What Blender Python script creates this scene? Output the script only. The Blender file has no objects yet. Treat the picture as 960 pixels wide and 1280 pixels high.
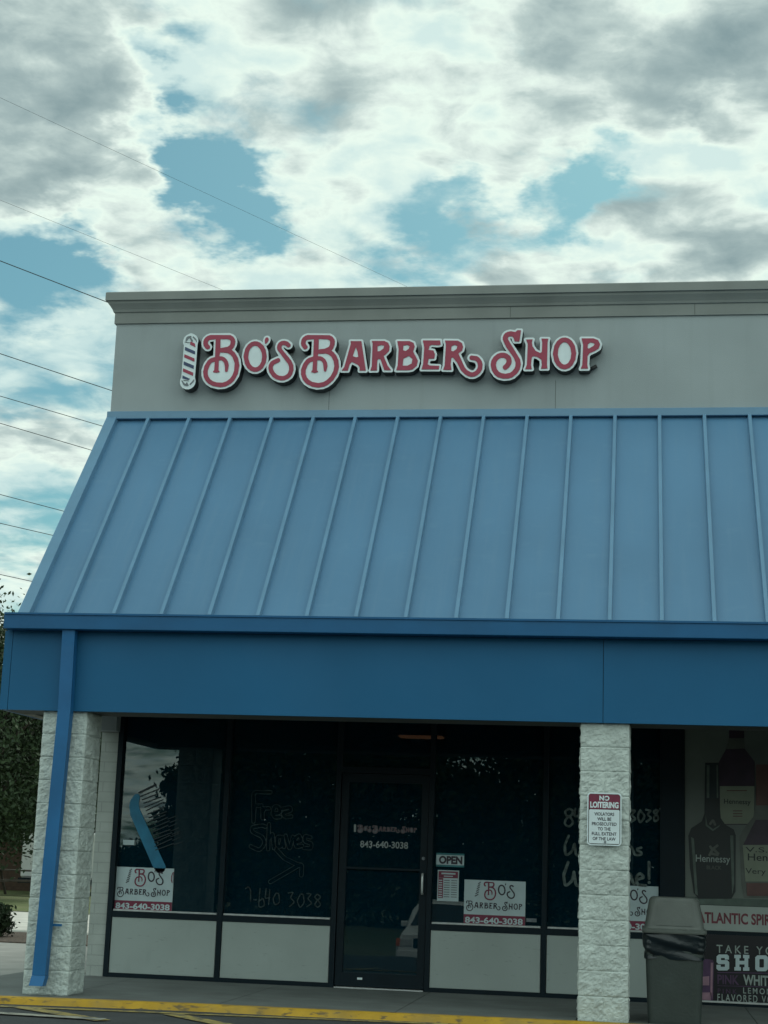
import bpy, math, random
import numpy as np
from mathutils import Vector, Matrix, noise as mnoise
R = math.radians
random.seed(7); rng = np.random.default_rng(7)
scene = bpy.context.scene
COL = scene.collection

# ------------------------------------------------------------------ camera
CAM = np.array([5.277, -14.2738, 1.2226]); YAW, PITCH, ROLL, F = R(-9.025), R(11.883), R(2.048), 2077.87
_c, _s = math.cos(YAW), math.sin(YAW)
FW = np.array([_s*math.cos(PITCH), _c*math.cos(PITCH), math.sin(PITCH)])
_r = np.array([_c, -_s, 0.0]); _u = np.cross(_r, FW)
RT = _r*math.cos(ROLL)+_u*math.sin(ROLL); UP = -_r*math.sin(ROLL)+_u*math.cos(ROLL)
cd = bpy.data.cameras.new('camera'); co = bpy.data.objects.new('camera', cd); COL.objects.link(co)
co.matrix_world = Matrix(((RT[0], UP[0], -FW[0], CAM[0]), (RT[1], UP[1], -FW[1], CAM[1]), (RT[2], UP[2], -FW[2], CAM[2]), (0, 0, 0, 1)))
cd.sensor_width = 36; cd.lens = F/1280*36; cd.clip_start = .1; cd.clip_end = 4000
scene.camera = co
def ray(px, py): return FW + RT*((px-480)/F) - UP*((py-640)/F)
def at(px, py, Y):                  # survey: the point of the vertical plane y = Y seen at a photo pixel
    d = ray(px, py); return CAM + d*((Y-CAM[1])/d[1])
def xz(px, py, Y): p = at(px, py, Y); return (float(p[0]), float(p[2]))
def ground(px, py, Z): d = ray(px, py); return CAM + d*((Z-CAM[2])/d[2])

# ------------------------------------------------------------------ objects
WL = {}
def tag(o, label=None, cat=None, group=None, kind=None):
    if label: o['label'] = label
    if cat: o['category'] = cat
    if group: o['group'] = group
    if kind: o['kind'] = kind
    return o
def thing(name, loc, label, cat, group=None):
    o = bpy.data.objects.new(name, None); COL.objects.link(o); o.empty_display_size = .1
    o.location = loc; WL[o] = Vector(loc)
    return tag(o, label, cat, group)
def link(name, me, m, parent=None, smooth=False):
    o = bpy.data.objects.new(name, me); COL.objects.link(o)
    if m: me.materials.clear(); [me.materials.append(k) for k in (m if isinstance(m, (list, tuple)) else [m])]
    if parent is not None:
        o.parent = parent; w = WL[parent]; me.transform(Matrix.Translation(-w)); WL[o] = w
    else: WL[o] = Vector((0, 0, 0))
    if smooth:
        for p in me.polygons: p.use_smooth = True
    return o
class MB:
    def __init__(s): s.v = []; s.f = []; s.mi = []
    def add(s, vs, fs, mi=0):
        b = len(s.v); s.v += [tuple(map(float, v)) for v in vs]; s.f += [tuple(b+i for i in f) for f in fs]; s.mi += [mi]*len(fs); return s
    def box(s, x0, x1, y0, y1, z0, z1, mi=0, bev=0.0):
        if bev <= 0:
            v = [(x, y, z) for x in (x0, x1) for y in (y0, y1) for z in (z0, z1)]
            return s.add(v, [(0, 1, 3, 2), (4, 6, 7, 5), (0, 4, 5, 1), (2, 3, 7, 6), (0, 2, 6, 4), (1, 5, 7, 3)], mi)
        b = bev; v = []; idx = {}
        X, Y, Z = (x0, x1), (y0, y1), (z0, z1); sg = (1, -1)
        for i in (0, 1):
            for j in (0, 1):
                for k in (0, 1):
                    for a in range(3):
                        p = [X[i]+sg[i]*b, Y[j]+sg[j]*b, Z[k]+sg[k]*b]; q = (X[i], Y[j], Z[k]); p[a] = q[a]
                        idx[i, j, k, a] = len(v); v.append(p)
        f = []
        g = lambda i, j, k, a: idx[i, j, k, a]
        for e in (0, 1):
            q = [g(e, 0, 0, 0), g(e, 0, 1, 0), g(e, 1, 1, 0), g(e, 1, 0, 0)]; f.append(q if e == 0 else q[::-1])
            q = [g(0, e, 0, 1), g(1, e, 0, 1), g(1, e, 1, 1), g(0, e, 1, 1)]; f.append(q if e == 0 else q[::-1])
            q = [g(0, 0, e, 2), g(0, 1, e, 2), g(1, 1, e, 2), g(1, 0, e, 2)]; f.append(q if e == 0 else q[::-1])
        for i in (0, 1):
            for j in (0, 1):
                q = [g(i, j, 0, 0), g(i, j, 1, 0), g(i, j, 1, 1), g(i, j, 0, 1)]; f.append(q if i != j else q[::-1])
                q = [g(i, 0, j, 0), g(i, 1, j, 0), g(i, 1, j, 2), g(i, 0, j, 2)]; f.append(q[::-1] if i != j else q)
                q = [g(0, i, j, 1), g(1, i, j, 1), g(1, i, j, 2), g(0, i, j, 2)]; f.append(q if i != j else q[::-1])
                for k in (0, 1):
                    q = [g(i, j, k, 0), g(i, j, k, 1), g(i, j, k, 2)]; f.append(q if (i+j+k) % 2 == 0 else q[::-1])
        return s.add(v, f, mi)
    def tube(s, pts, r, n=8, mi=0, cap=True):
        pts = [Vector(p) for p in pts]; rs = r if isinstance(r, (list, tuple)) else [r]*len(pts)
        b = len(s.v); prev = None
        for i, p in enumerate(pts):
            t = (pts[min(i+1, len(pts)-1)]-pts[max(i-1, 0)]).normalized()
            if prev is None:
                a = t.orthogonal().normalized()
            else: a = (prev-t*prev.dot(t)).normalized()
            prev = a; c = t.cross(a)
            for k in range(n):
                w = 2*math.pi*k/n; q = p+(a*math.cos(w)+c*math.sin(w))*rs[i]; s.v.append(tuple(q))
        for i in range(len(pts)-1):
            for k in range(n):
                s.f.append((b+i*n+k, b+i*n+(k+1) % n, b+(i+1)*n+(k+1) % n, b+(i+1)*n+k)); s.mi.append(mi)
        if cap:
            s.f.append(tuple(b+k for k in range(n))[::-1]); s.mi.append(mi)
            e = b+(len(pts)-1)*n; s.f.append(tuple(e+k for k in range(n))); s.mi.append(mi)
        return s
    def loft(s, rings, mi=0, cap=True):
        n = len(rings[0]); b = len(s.v)
        for r_ in rings: s.v += [tuple(map(float, p)) for p in r_]
        for i in range(len(rings)-1):
            for k in range(n):
                s.f.append((b+i*n+k, b+i*n+(k+1) % n, b+(i+1)*n+(k+1) % n, b+(i+1)*n+k)); s.mi.append(mi)
        if cap:
            s.f.append(tuple(b+k for k in range(n))[::-1]); s.mi.append(mi)
            e = b+(len(rings)-1)*n; s.f.append(tuple(e+k for k in range(n))); s.mi.append(mi)
        return s
    def prism(s, poly, a0, a1, axis='x', mi=0):     # polygon (two coords) extruded along an axis
        def P(u, v, a): return {'x': (a, u, v), 'y': (u, a, v), 'z': (u, v, a)}[axis]
        return s.loft([[P(u, v, a0) for u, v in poly], [P(u, v, a1) for u, v in poly]], mi)
    def mesh(s, name):
        me = bpy.data.meshes.new(name); me.from_pydata(s.v, [], s.f)
        me.polygons.foreach_set('material_index', s.mi); me.validate()
        import bmesh
        bm = bmesh.new(); bm.from_mesh(me); bmesh.ops.recalc_face_normals(bm, faces=bm.faces); bm.to_mesh(me); bm.free()
        return me
    def build(s, name, m, parent=None, smooth=False): return link(name, s.mesh(name), m, parent, smooth)
def bx(name, m, parent, *a, **k): return MB().box(*a, **k).build(name, m, parent)

# ------------------------------------------------------------------ materials
def mat(name, col, rough=.6, var=.12, scale=6.0, bump=0.0, bscale=60.0, metal=0.0, spec=.5, col2=None, detail=5):
    m = bpy.data.materials.new(name); m.use_nodes = True; N = m.node_tree.nodes; L = m.node_tree.links
    b = N['Principled BSDF']; b.inputs['Roughness'].default_value = rough; b.inputs['Metallic'].default_value = metal
    b.inputs['Specular IOR Level'].default_value = spec
    tc = N.new('ShaderNodeTexCoord'); nz = N.new('ShaderNodeTexNoise'); nz.inputs['Scale'].default_value = scale; nz.inputs['Detail'].default_value = detail
    L.new(tc.outputs['Object'], nz.inputs['Vector'])
    mx = N.new('ShaderNodeMix'); mx.data_type = 'RGBA'
    c2 = col2 or tuple(c*(1-2*var) for c in col)
    mx.inputs[6].default_value = (*c2, 1); mx.inputs[7].default_value = (*(tuple(c*(1+var) for c in col) if col2 is None else col), 1)
    mr = N.new('ShaderNodeMapRange'); mr.inputs[1].default_value = .3; mr.inputs[2].default_value = .7
    L.new(nz.outputs['Fac'], mr.inputs[0]); L.new(mr.outputs[0], mx.inputs[0]); L.new(mx.outputs[2], b.inputs['Base Color'])
    if bump > 0:
        n2 = N.new('ShaderNodeTexNoise'); n2.inputs['Scale'].default_value = bscale; n2.inputs['Detail'].default_value = 6
        L.new(tc.outputs['Object'], n2.inputs['Vector'])
        bp = N.new('ShaderNodeBump'); bp.inputs['Strength'].default_value = 1; bp.inputs['Distance'].default_value = bump
        L.new(n2.outputs['Fac'], bp.inputs['Height']); L.new(bp.outputs[0], b.inputs['Normal'])
    m['mix'] = mx.name
    return m
def nodes(m): return m.node_tree.nodes, m.node_tree.links, m.node_tree.nodes['Principled BSDF'], m.node_tree.nodes[m['mix']]
def overlay(m, col, scale, lo, hi, vec=(1, 1, 1), detail=6, amount=1.0):     # a second noise layer (stains, wear)
    N, L, b, mx = nodes(m); src = b.inputs['Base Color'].links[0].from_socket
    tc = N.new('ShaderNodeTexCoord'); mp = N.new('ShaderNodeMapping'); mp.inputs['Scale'].default_value = vec
    L.new(tc.outputs['Object'], mp.inputs['Vector'])
    nz = N.new('ShaderNodeTexNoise'); nz.inputs['Scale'].default_value = scale; nz.inputs['Detail'].default_value = detail; L.new(mp.outputs[0], nz.inputs['Vector'])
    mr = N.new('ShaderNodeMapRange'); mr.inputs[1].default_value = lo; mr.inputs[2].default_value = hi; mr.inputs[4].default_value = amount
    L.new(nz.outputs['Fac'], mr.inputs[0])
    x = N.new('ShaderNodeMix'); x.data_type = 'RGBA'; L.new(mr.outputs[0], x.inputs[0]); L.new(src, x.inputs[6]); x.inputs[7].default_value = (*col, 1)
    L.new(x.outputs[2], b.inputs['Base Color']); return m
M = {}
M['stucco'] = overlay(mat('stucco', (.35, .39, .405), .9, .05, 1.2, .003, 140), (.29, .325, .335), 1.3, .52, .8, (1, 1, .35), amount=.5)
overlay(M['stucco'], (.24, .265, .265), 2.2, .55, .78, (5, 1, .22), amount=.2)
overlay(M['stucco'], (.42, .45, .45), 1.1, .6, .7, (1, 1, 1.4), amount=.25)
M['cornice'] = mat('cornice_paint', (.245, .26, .25), .8, .07, 2)
M['roof'] = overlay(mat('faded_blue_roof', (.095, .225, .375), .38, .05, .7, .004, 1.9, spec=.5), (.19, .33, .45), 4, .60, .85, (1, 2.0, 2.0), amount=.22)
M['roof'] = overlay(M['roof'], (.13, .25, .38), 3.2, .5, .8, (6, .35, .35), amount=.35)
M['seam'] = mat('blue_seam', (.135, .275, .42), .4, .05, 3)
M['fascia'] = overlay(mat('blue_fascia', (.008, .112, .25), .55, .05, .8, .005, 1.8, spec=.3), (.018, .125, .27), 1.5, .5, .8, amount=.5)
M['gutter'] = mat('blue_gutter', (.010, .108, .26), .5, .06, 3, spec=.35)
M['spout'] = mat('blue_downspout', (.014, .13, .32), .5, .08, 3, spec=.4)
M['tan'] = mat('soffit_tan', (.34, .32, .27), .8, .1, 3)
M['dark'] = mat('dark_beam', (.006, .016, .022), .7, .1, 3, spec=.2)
M['frame'] = mat('black_aluminium', (.002, .011, .018), .5, .1, 5, spec=.22)
M['panel'] = overlay(mat('pale_panel', (.36, .41, .395), .55, .04, 2), (.27, .31, .30), 8, .6, .8, (1, 1, .3), amount=.4)
overlay(M['panel'], (.22, .25, .24), 22, .66, .72, (.5, 1, 2.2), amount=.5)
M['silver'] = mat('silver_trim', (.6, .62, .62), .35, .08, 20, metal=.4)
M['block'] = overlay(mat('white_split_block', (.55, .60, .57), .9, .08, 9, .005, 45), (.42, .46, .44), 3, .55, .85, (1, 1, .6), amount=.5)
overlay(M['block'], (.35, .38, .36), 1.7, .56, .72, (1, 1, .8), amount=.4)
M['smooth_block'] = mat('white_smooth_block', (.43, .465, .44), .9, .07, 5, .004, 70)
M['red'] = overlay(mat('sign_red', (.34, .03, .072), .45, .06, 8), (.25, .032, .068), 14, .5, .8, amount=.5)
M['white'] = mat('sign_white', (.72, .80, .83), .45, .04, 6)
M['navy'] = mat('sign_navy', (.03, .05, .13), .45, .08, 12)
M['return'] = mat('sign_return', (.015, .016, .018), .5, .1, 5)
M['greymark'] = mat('sign_grey', (.16, .18, .2), .5, .2, 40)
M['paper'] = mat('decal_white', (.47, .57, .60), .5, .05, 6)
M['ink'] = mat('decal_ink', (.028, .02, .035), .5, .1, 20)
M['inkred'] = mat('decal_red', (.19, .02, .055), .5, .1, 20)
M['chalk'] = mat('window_chalk', (.12, .155, .15), .8, .35, 30)
M['chalkdim'] = mat('window_chalk_faint', (.028, .046, .047), .8, .4, 30)
M['combblue'] = mat('comb_blue', (.012, .18, .32), .5, .12, 8)
M['combdark'] = mat('comb_teeth', (.008, .018, .024), .5, .1, 8)
M['teal'] = mat('sign_teal', (.02, .17, .19), .5, .1, 8)
M['bin'] = overlay(mat('bin_plastic', (.036, .048, .044), .55, .1, 6, .002, 40), (.026, .034, .031), 2.5, .5, .75, (1, 1, .5), amount=.7)
M['lid'] = mat('bin_lid_plastic', (.095, .106, .097), .5, .1, 5, .002, 30)
M['bag'] = mat('bin_bag', (.005, .011, .015), .3, .1, 8, .008, 9)
M['dome'] = mat('rubber', (.02, .02, .02), .7, .1, 8)

def side_glass(name, tint, ior=1.5):
    m = bpy.data.materials.new(name); m.use_nodes = True; N = m.node_tree.nodes; L = m.node_tree.links; N.clear()
    o = N.new('ShaderNodeOutputMaterial'); t = N.new('ShaderNodeBsdfTransparent'); t.inputs[0].default_value = (*tint, 1)
    g = N.new('ShaderNodeBsdfGlossy'); g.inputs['Roughness'].default_value = .0; g.inputs[0].default_value = (.92, 1, .98, 1)
    tc = N.new('ShaderNodeTexCoord'); nz = N.new('ShaderNodeTexNoise'); nz.inputs['Scale'].default_value = 1.1; nz.inputs['Detail'].default_value = 1
    L.new(tc.outputs['Object'], nz.inputs['Vector']); bp = N.new('ShaderNodeBump'); bp.inputs['Distance'].default_value = .0012; L.new(nz.outputs['Fac'], bp.inputs['Height']); L.new(bp.outputs[0], g.inputs['Normal'])
    f = N.new('ShaderNodeFresnel'); f.inputs[0].default_value = ior
    a = N.new('ShaderNodeMath'); a.operation = 'MULTIPLY_ADD'; a.inputs[1].default_value = 1.15; a.inputs[2].default_value = .005; L.new(f.outputs[0], a.inputs[0])
    x = N.new('ShaderNodeMixShader'); L.new(a.outputs[0], x.inputs[0]); L.new(t.outputs[0], x.inputs[1]); L.new(g.outputs[0], x.inputs[2])
    df = N.new('ShaderNodeBsdfDiffuse'); df.inputs[0].default_value = (.001, .013, .022, 1); ad = N.new('ShaderNodeAddShader')   # teal haze put into the glass colour to lift its blacks
    L.new(x.outputs[0], ad.inputs[0]); L.new(df.outputs[0], ad.inputs[1]); L.new(ad.outputs[0], o.inputs[0])
    return m
M['glass'] = side_glass('tinted_shop_glass', (.30, .36, .37))
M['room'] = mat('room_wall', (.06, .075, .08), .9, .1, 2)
M['leather'] = mat('brown_leather', (.16, .07, .04), .45, .15, 6)

def block_joints(m, bw, bh, axis):          # mortar joints for the smooth block wall
    N, L, b, mx = nodes(m); src = b.inputs['Base Color'].links[0].from_socket
    tc = N.new('ShaderNodeTexCoord'); sp = N.new('ShaderNodeSeparateXYZ'); L.new(tc.outputs['Object'], sp.inputs[0])
    cb = N.new('ShaderNodeCombineXYZ'); ad = N.new('ShaderNodeMath'); ad.operation = 'ADD'
    L.new(sp.outputs[0], ad.inputs[0]); L.new(sp.outputs[1], ad.inputs[1]); L.new(ad.outputs[0], cb.inputs[0]); L.new(sp.outputs[2], cb.inputs[1])
    br = N.new('ShaderNodeTexBrick'); br.inputs['Scale'].default_value = 1; br.inputs['Brick Width'].default_value = bw; br.inputs['Row Height'].default_value = bh
    br.inputs['Mortar Size'].default_value = .006; br.inputs['Color1'].default_value = (1, 1, 1, 1); br.inputs['Color2'].default_value = (.96, .96, .96, 1); br.inputs['Mortar'].default_value = (.80, .80, .80, 1)
    L.new(cb.outputs[0], br.inputs['Vector'])
    x = N.new('ShaderNodeMix'); x.data_type = 'RGBA'; x.blend_type = 'MULTIPLY'; x.inputs[0].default_value = 1
    L.new(src, x.inputs[6]); L.new(br.outputs['Color'], x.inputs[7]); L.new(x.outputs[2], b.inputs['Base Color'])
    return m
block_joints(M['smooth_block'], .4064, .1016, 'x')

# ------------------------------------------------------------------ flat shapes: signed distance field -> outline -> filled sheet
def catmull(pts, k=6):
    P = [np.array(p, float) for p in pts]; 
    if len(P) < 3: return P
    P = [2*P[0]-P[1]]+P+[2*P[-1]-P[-2]]; out = []
    for i in range(1, len(P)-2):
        for j in range(k):
            t = j/k; a, b, c, d = P[i-1], P[i], P[i+1], P[i+2]
            out.append(.5*((2*b)+(c-a)*t+(2*a-5*b+4*c-d)*t*t+(3*b-3*c+d-a)*t**3))
    return out+[P[-2]]
def seg_d(G, a, b):
    ab = b-a; L2 = max(ab@ab, 1e-12); t = np.clip(((G-a)@ab)/L2, 0, 1); return np.linalg.norm(G-a-t[..., None]*ab, axis=-1), t
class Shape:
    """polys: list of [outer, hole, ...]; strokes: list of (points, radius or radii). All in metres on the sign plane."""
    def __init__(s, polys, strokes, h=.0035, pad=.045):
        pts = np.array([p for g in polys for l in g for p in l]+[p for st, _ in strokes for p in st])
        rm = max([0]+[max(np.atleast_1d(r_)) for _, r_ in strokes])+pad
        lo = pts.min(0)-rm; hi = pts.max(0)+rm
        nx, ny = int((hi[0]-lo[0])/h)+2, int((hi[1]-lo[1])/h)+2
        gx = lo[0]+h*np.arange(nx); gy = lo[1]+h*np.arange(ny); G = np.stack(np.meshgrid(gx, gy, indexing='ij'), -1)
        D = np.full((nx, ny), 1e3)
        for st, r_ in strokes:
            rr = list(np.atleast_1d(r_)); rr = rr*len(st) if len(rr) == 1 else rr
            Q = catmull([(*p, q) for p, q in zip(st, rr)])
            for a, b in zip(Q[:-1], Q[1:]):
                d, t = seg_d(G, a[:2], b[:2]); D = np.minimum(D, d-(a[2]+(b[2]-a[2])*t))
        for g in polys:
            dd = np.full((nx, ny), 1e3); ins = np.zeros((nx, ny), bool)
            for l in g:
                l = np.array(l, float)
                for a, b in zip(l, np.roll(l, -1, 0)):
                    d, _ = seg_d(G, a, b); dd = np.minimum(dd, d)
                    if a[1] != b[1]:
                        c = (a[1] > G[..., 1]) != (b[1] > G[..., 1]); xi = a[0]+(G[..., 1]-a[1])*(b[0]-a[0])/(b[1]-a[1]); ins ^= c & (G[..., 0] < xi)
            D = np.minimum(D, np.where(ins, -dd, dd))
        s.D, s.gx, s.gy = D, gx, gy
    def loops(s, off=0.0, field=None):
        D = (s.D if field is None else field)-off; nx, ny = D.shape; S = D < 0; nxt = {}
        act = np.argwhere((S[:-1, :-1] != S[1:, :-1]) | (S[:-1, :-1] != S[:-1, 1:]) | (S[1:, 1:] != S[1:, :-1]) | (S[1:, 1:] != S[:-1, 1:]))
        pos = {}
        def ed(i0, j0, i1, j1):
            k = (i0, j0, i1, j1) if (i0, j0) < (i1, j1) else (i1, j1, i0, j0)
            if k not in pos:
                a, b = D[k[0], k[1]], D[k[2], k[3]]; t = a/(a-b)
                pos[k] = (s.gx[k[0]]+t*(s.gx[k[2]]-s.gx[k[0]]), s.gy[k[1]]+t*(s.gy[k[3]]-s.gy[k[1]]))
            return k
        for i, j in act:
            i, j = int(i), int(j); c = [(i, j), (i+1, j), (i+1, j+1), (i, j+1)]; v = [S[q] for q in c]
            out = []; inn = []
            for k in range(4):
                a, b = v[k], v[(k+1) % 4]
                if a and not b: out.append(ed(*c[k], *c[(k+1) % 4]))
                if b and not a: inn.append(ed(*c[k], *c[(k+1) % 4]))
            # inside lies on the left of out->in
            if len(out) == 1: nxt[out[0]] = inn[0]
            else:
                # saddle: connect each exit with the entry that follows it
                order = [k for k in range(4)]
                es = [(k, v[k], v[(k+1) % 4], ed(*c[k], *c[(k+1) % 4])) for k in order]
                for q, (k, a, b, e) in enumerate(es):
                    if a and not b: nxt[e] = es[(q+1) % 4][3]
        res = []; seen = set()
        for k in list(nxt):
            if k in seen: continue
            L = []; q = k
            while q not in seen and q in nxt: seen.add(q); L.append(pos[q]); q = nxt[q]
            if len(L) > 5: res.append(thin(L))
        return res
def thin(L, tol=.0006):
    out = [L[0]]
    for i in range(1, len(L)-1):
        a, b, c = np.array(out[-1]), np.array(L[i]), np.array(L[i+1]); ac = c-a; n = np.linalg.norm(ac)
        if n < 1e-9 or abs(ac[0]*(b-a)[1]-ac[1]*(b-a)[0])/n > tol: out.append(L[i])
    out.append(L[-1]); return out
def inside(p, L):
    c = False; n = len(L)
    for i in range(n):
        a, b = L[i], L[(i+1) % n]
        if (a[1] > p[1]) != (b[1] > p[1]) and p[0] < a[0]+(p[1]-a[1])*(b[0]-a[0])/(b[1]-a[1]): c = not c
    return c
def outers(loops): return [L for i, L in enumerate(loops) if not any(j != i and inside(L[0], K) for j, K in enumerate(loops))]
def sheet_mesh(name, loops, y, depth=0.0, bev=0.0):
    """loops of (x,z) on the plane y, thickness depth going back from y (towards +y)"""
    cu = bpy.data.curves.new(name, 'CURVE'); cu.dimensions = '2D'; cu.fill_mode = 'BOTH' if True else 'FRONT'
    cu.extrude = depth/2
    if depth == 0: cu.fill_mode = 'BACK'
    for L in loops:
        sp = cu.splines.new('POLY'); sp.points.add(len(L)-1); sp.use_cyclic_u = True
        for p, q in zip(sp.points, L): p.co = (q[0], q[1], 0, 1)
    o = bpy.data.objects.new(name, cu); COL.objects.link(o)
    dg = bpy.context.evaluated_depsgraph_get(); me = bpy.data.meshes.new_from_object(o.evaluated_get(dg)); me.name = name
    bpy.data.objects.remove(o); bpy.data.curves.remove(cu)
    me.transform(Matrix(((1, 0, 0, 0), (0, 0, -1, y+depth/2), (0, 1, 0, 0), (0, 0, 0, 1))))
    return me
def sheet(name, loops, y, m, parent=None, depth=.0015):
    return link(name, sheet_mesh(name, loops, y, depth), m, parent)
def rect(x0, x1, z0, z1): return [(x0, z0), (x1, z0), (x1, z1), (x0, z1)]
def rrect(x0, x1, z0, z1, r_, n=6):
    o = []
    for cx, cz, a in ((x1-r_, z0+r_, -90), (x1-r_, z1-r_, 0), (x0+r_, z1-r_, 90), (x0+r_, z0+r_, 180)):
        for k in range(n+1): w = R(a+90*k/n); o.append((cx+r_*math.cos(w), cz+r_*math.sin(w)))
    return o
def text_mesh(name, s, x0, x1, z0, z1, y, depth=.001, bold=.0, space=1.0):
    cu = bpy.data.curves.new(name, 'FONT'); cu.body = s; cu.fill_mode = 'BOTH'; cu.offset = bold; cu.size = 1; cu.space_character = space; cu.resolution_u = 4
    o = bpy.data.objects.new(name, cu); COL.objects.link(o); dg = bpy.context.evaluated_depsgraph_get()
    me = bpy.data.meshes.new_from_object(o.evaluated_get(dg)); me.name = name; bpy.data.objects.remove(o); bpy.data.curves.remove(cu)
    v = np.array([k.co[:] for k in me.vertices]); lo, hi = v.min(0), v.max(0)
    w = np.stack([x0+(v[:, 0]-lo[0])/(hi[0]-lo[0])*(x1-x0), np.full(len(v), y), z0+(v[:, 1]-lo[1])/(hi[1]-lo[1])*(z1-z0)], 1)
    me.vertices.foreach_set('co', w.astype(np.float32).ravel()); me.update(); return me
def text(name, s, x0, x1, z0, z1, y, m, parent, bold=.0, space=1.0): return link(name, text_mesh(name, s, x0, x1, z0, z1, y, bold=bold, space=space), m, parent)
def texts(name, rows, y, m, parent, bold=.0, space=1.0):       # several rows of lettering joined as one mark
    import bmesh
    bm = bmesh.new()
    for s, x0, x1, z0, z1 in rows:
        me = text_mesh(name, s, x0, x1, z0, z1, y, bold=bold, space=space); bm.from_mesh(me); bpy.data.meshes.remove(me)
    me = bpy.data.meshes.new(name); bm.to_mesh(me); bm.free(); return link(name, me, m, parent)

# ------------------------------------------------------------------ dimensions of the place (metres)
D = 2.4294                 # storefront plane
DW = 1.9654                # parapet plane
B, CH = .4064, .2032       # block pillar
XR = 4.7692
XL, XEND, YB = -.25, 15.0, 15.0
LOT = -.045

# ------------------------------------------------------------------ ground
def sheetz(name, poly, z, m, kind='structure'):
    mb = MB(); mb.add([(x, y, z if not callable(z) else z(x, y)) for x, y in poly], [tuple(range(len(poly)))]); o = mb.build(name, m)
    return tag(o, kind=kind)
M['grass'] = overlay(mat('lawn', (.115, .145, .045), .95, .15, 3, .02, 40), (.16, .17, .07), .8, .45, .7, amount=.6)
M['earth'] = overlay(mat('earth', (.10, .11, .055), .95, .15, .4), (.06, .085, .03), .15, .4, .6)
M['asphalt'] = overlay(mat('asphalt', (.062, .066, .068), .9, .16, 2.0, .006, 160), (.11, .112, .11), 40, .55, .75, amount=.5)
M['concrete'] = overlay(mat('walk_concrete', (.155, .172, .165), .9, .10, 2.5, .003, 110), (.115, .118, .11), 1.6, .5, .75, amount=.55)
overlay(M['concrete'], (.055, .062, .06), 26, .68, .71, amount=.6); overlay(M['concrete'], (.09, .1, .097), 3.5, .58, .72, (.5, 2, 1), amount=.6)
M['drive'] = overlay(mat('drive_concrete', (.30, .305, .285), .9, .1, 2.0, .003, 90), (.22, .225, .21), 1.1, .5, .7, amount=.7)
M['yellow'] = overlay(overlay(mat('curb_yellow', (.55, .32, .022), .7, .12, 5, .004, 60), (.11, .085, .05), 9, .56, .66, (1, 3, 3), amount=.85), (.33, .23, .08), 3, .45, .7, amount=.6)
M['stripe'] = overlay(mat('stripe_yellow', (.42, .32, .10), .85, .12, 8), (.10, .095, .08), 14, .47, .60, amount=.8)
M['stripew'] = overlay(mat('stripe_white', (.42, .40, .33), .85, .12, 8), (.12, .12, .11), 14, .48, .62, amount=.8)
M['mulch'] = mat('mulch', (.10, .075, .055), .95, .4, 25, .03, 40)
M['curbw'] = mat('pale_kerb', (.55, .54, .49), .9, .1, 3)

gm = MB()                      # terrain: level at the shops, falling away to the road behind the parking bays
ys = [-900, -40, -22, -4, 900]; zs = [-1.6, -1.45, -1.42, -.13, -.13]
for i in range(4): gm.add([(-900, ys[i], zs[i]), (900, ys[i], zs[i]), (900, ys[i+1], zs[i+1]), (-900, ys[i+1], zs[i+1])], [(0, 1, 2, 3)])
tag(gm.build('ground', M['earth']), kind='structure')
lm = MB()
ya = [-27, -22, -4, 2.2]; za = [-1.386, -1.386, LOT, LOT]
for i in range(3): lm.add([(-25, ya[i], za[i]), (30, ya[i], za[i]), (30, ya[i+1], za[i+1]), (-25, ya[i+1], za[i+1])], [(0, 1, 2, 3)])
tag(lm.build('parking_lot', M['asphalt']), kind='structure')
EDGE = [(-.95, -.46), (-.05, -.40), (1.0, -.26), (1.55, -.20), (2.45, -.18), (3.6, -.12), (4.9, -.06), (6.5, -.06), (XEND, -.06)]
kb = MB()
prof = [(0, 0), (0, .012), (.02, .014), (.085, .012), (.105, 0), (.122, -.055), (0, -.1)]
kb.loft([[(x, y-o, z+.0) for o, z in prof] for x, y in EDGE])
tag(kb.build('curb', M['yellow']), kind='structure')
wk = MB()
jx = [-.95, .3, 1.75, 3.25, 4.75, 6.25, 7.75, 9.25, 10.75, 12.25, 13.75, XEND]
def edge_y(x): return float(np.interp(x, [e[0] for e in EDGE], [e[1] for e in EDGE]))
for a, b in zip(jx[:-1], jx[1:]):
    xs_ = [a+.004]+[e[0] for e in EDGE if a+.05 < e[0] < b-.05]+[b-.004]
    poly = [(x, edge_y(x)+.003) for x in xs_]+[(b-.004, D+.2), (a+.004, D+.2)]
    wk.prism(poly, -.1, -.0005, 'z')
tag(wk.build('sidewalk', M['concrete']), kind='structure')
sheetz('side_drive', [(-40, 2.2), (-.95, 2.2), (-.6, D+.2), (-.6, 8.3), (-40, 8.3)], LOT, M['drive'])
sheetz('side_apron', [(-25, -.44), (-.955, -.44), (-.955, 2.2), (-25, 2.2)], LOT+.006, M['drive'])
ml = MB(); ml.box(-40, -.8, 8.3, 11.0, -.2, -.03); tag(ml.build('mulch_bed', M['mulch']), kind='structure')
kw = MB(); kw.box(-40, -.8, 11.0, 11.8, -.2, .0, bev=.02); tag(kw.build('kerb', M['curbw']), kind='structure')
sheetz('concrete_path', [(-60, 11.8), (-.8, 11.8), (-.8, 19.5), (-60, 19.5)], LOT, M['curbw'])
sheetz('lawn', [(-120, 19.5), (60, 19.5), (60, 90), (-120, 90)], LOT+.01, M['grass'])
def stripe(pa, pb, w, m, k):
    a = ground(*pa, LOT+.005)[:2]; b = ground(*pb, LOT+.005)[:2]; d = (b-a)/np.linalg.norm(b-a); n = np.array([-d[1], d[0]])*w/2
    z = LOT+.006+.003*k
    tag(MB().add([(*(a-n), z), (*(b-n), z), (*(b+n), z), (*(a+n), z)], [(0, 1, 2, 3)]).build('parking_stripe', m), kind='structure')
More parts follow.
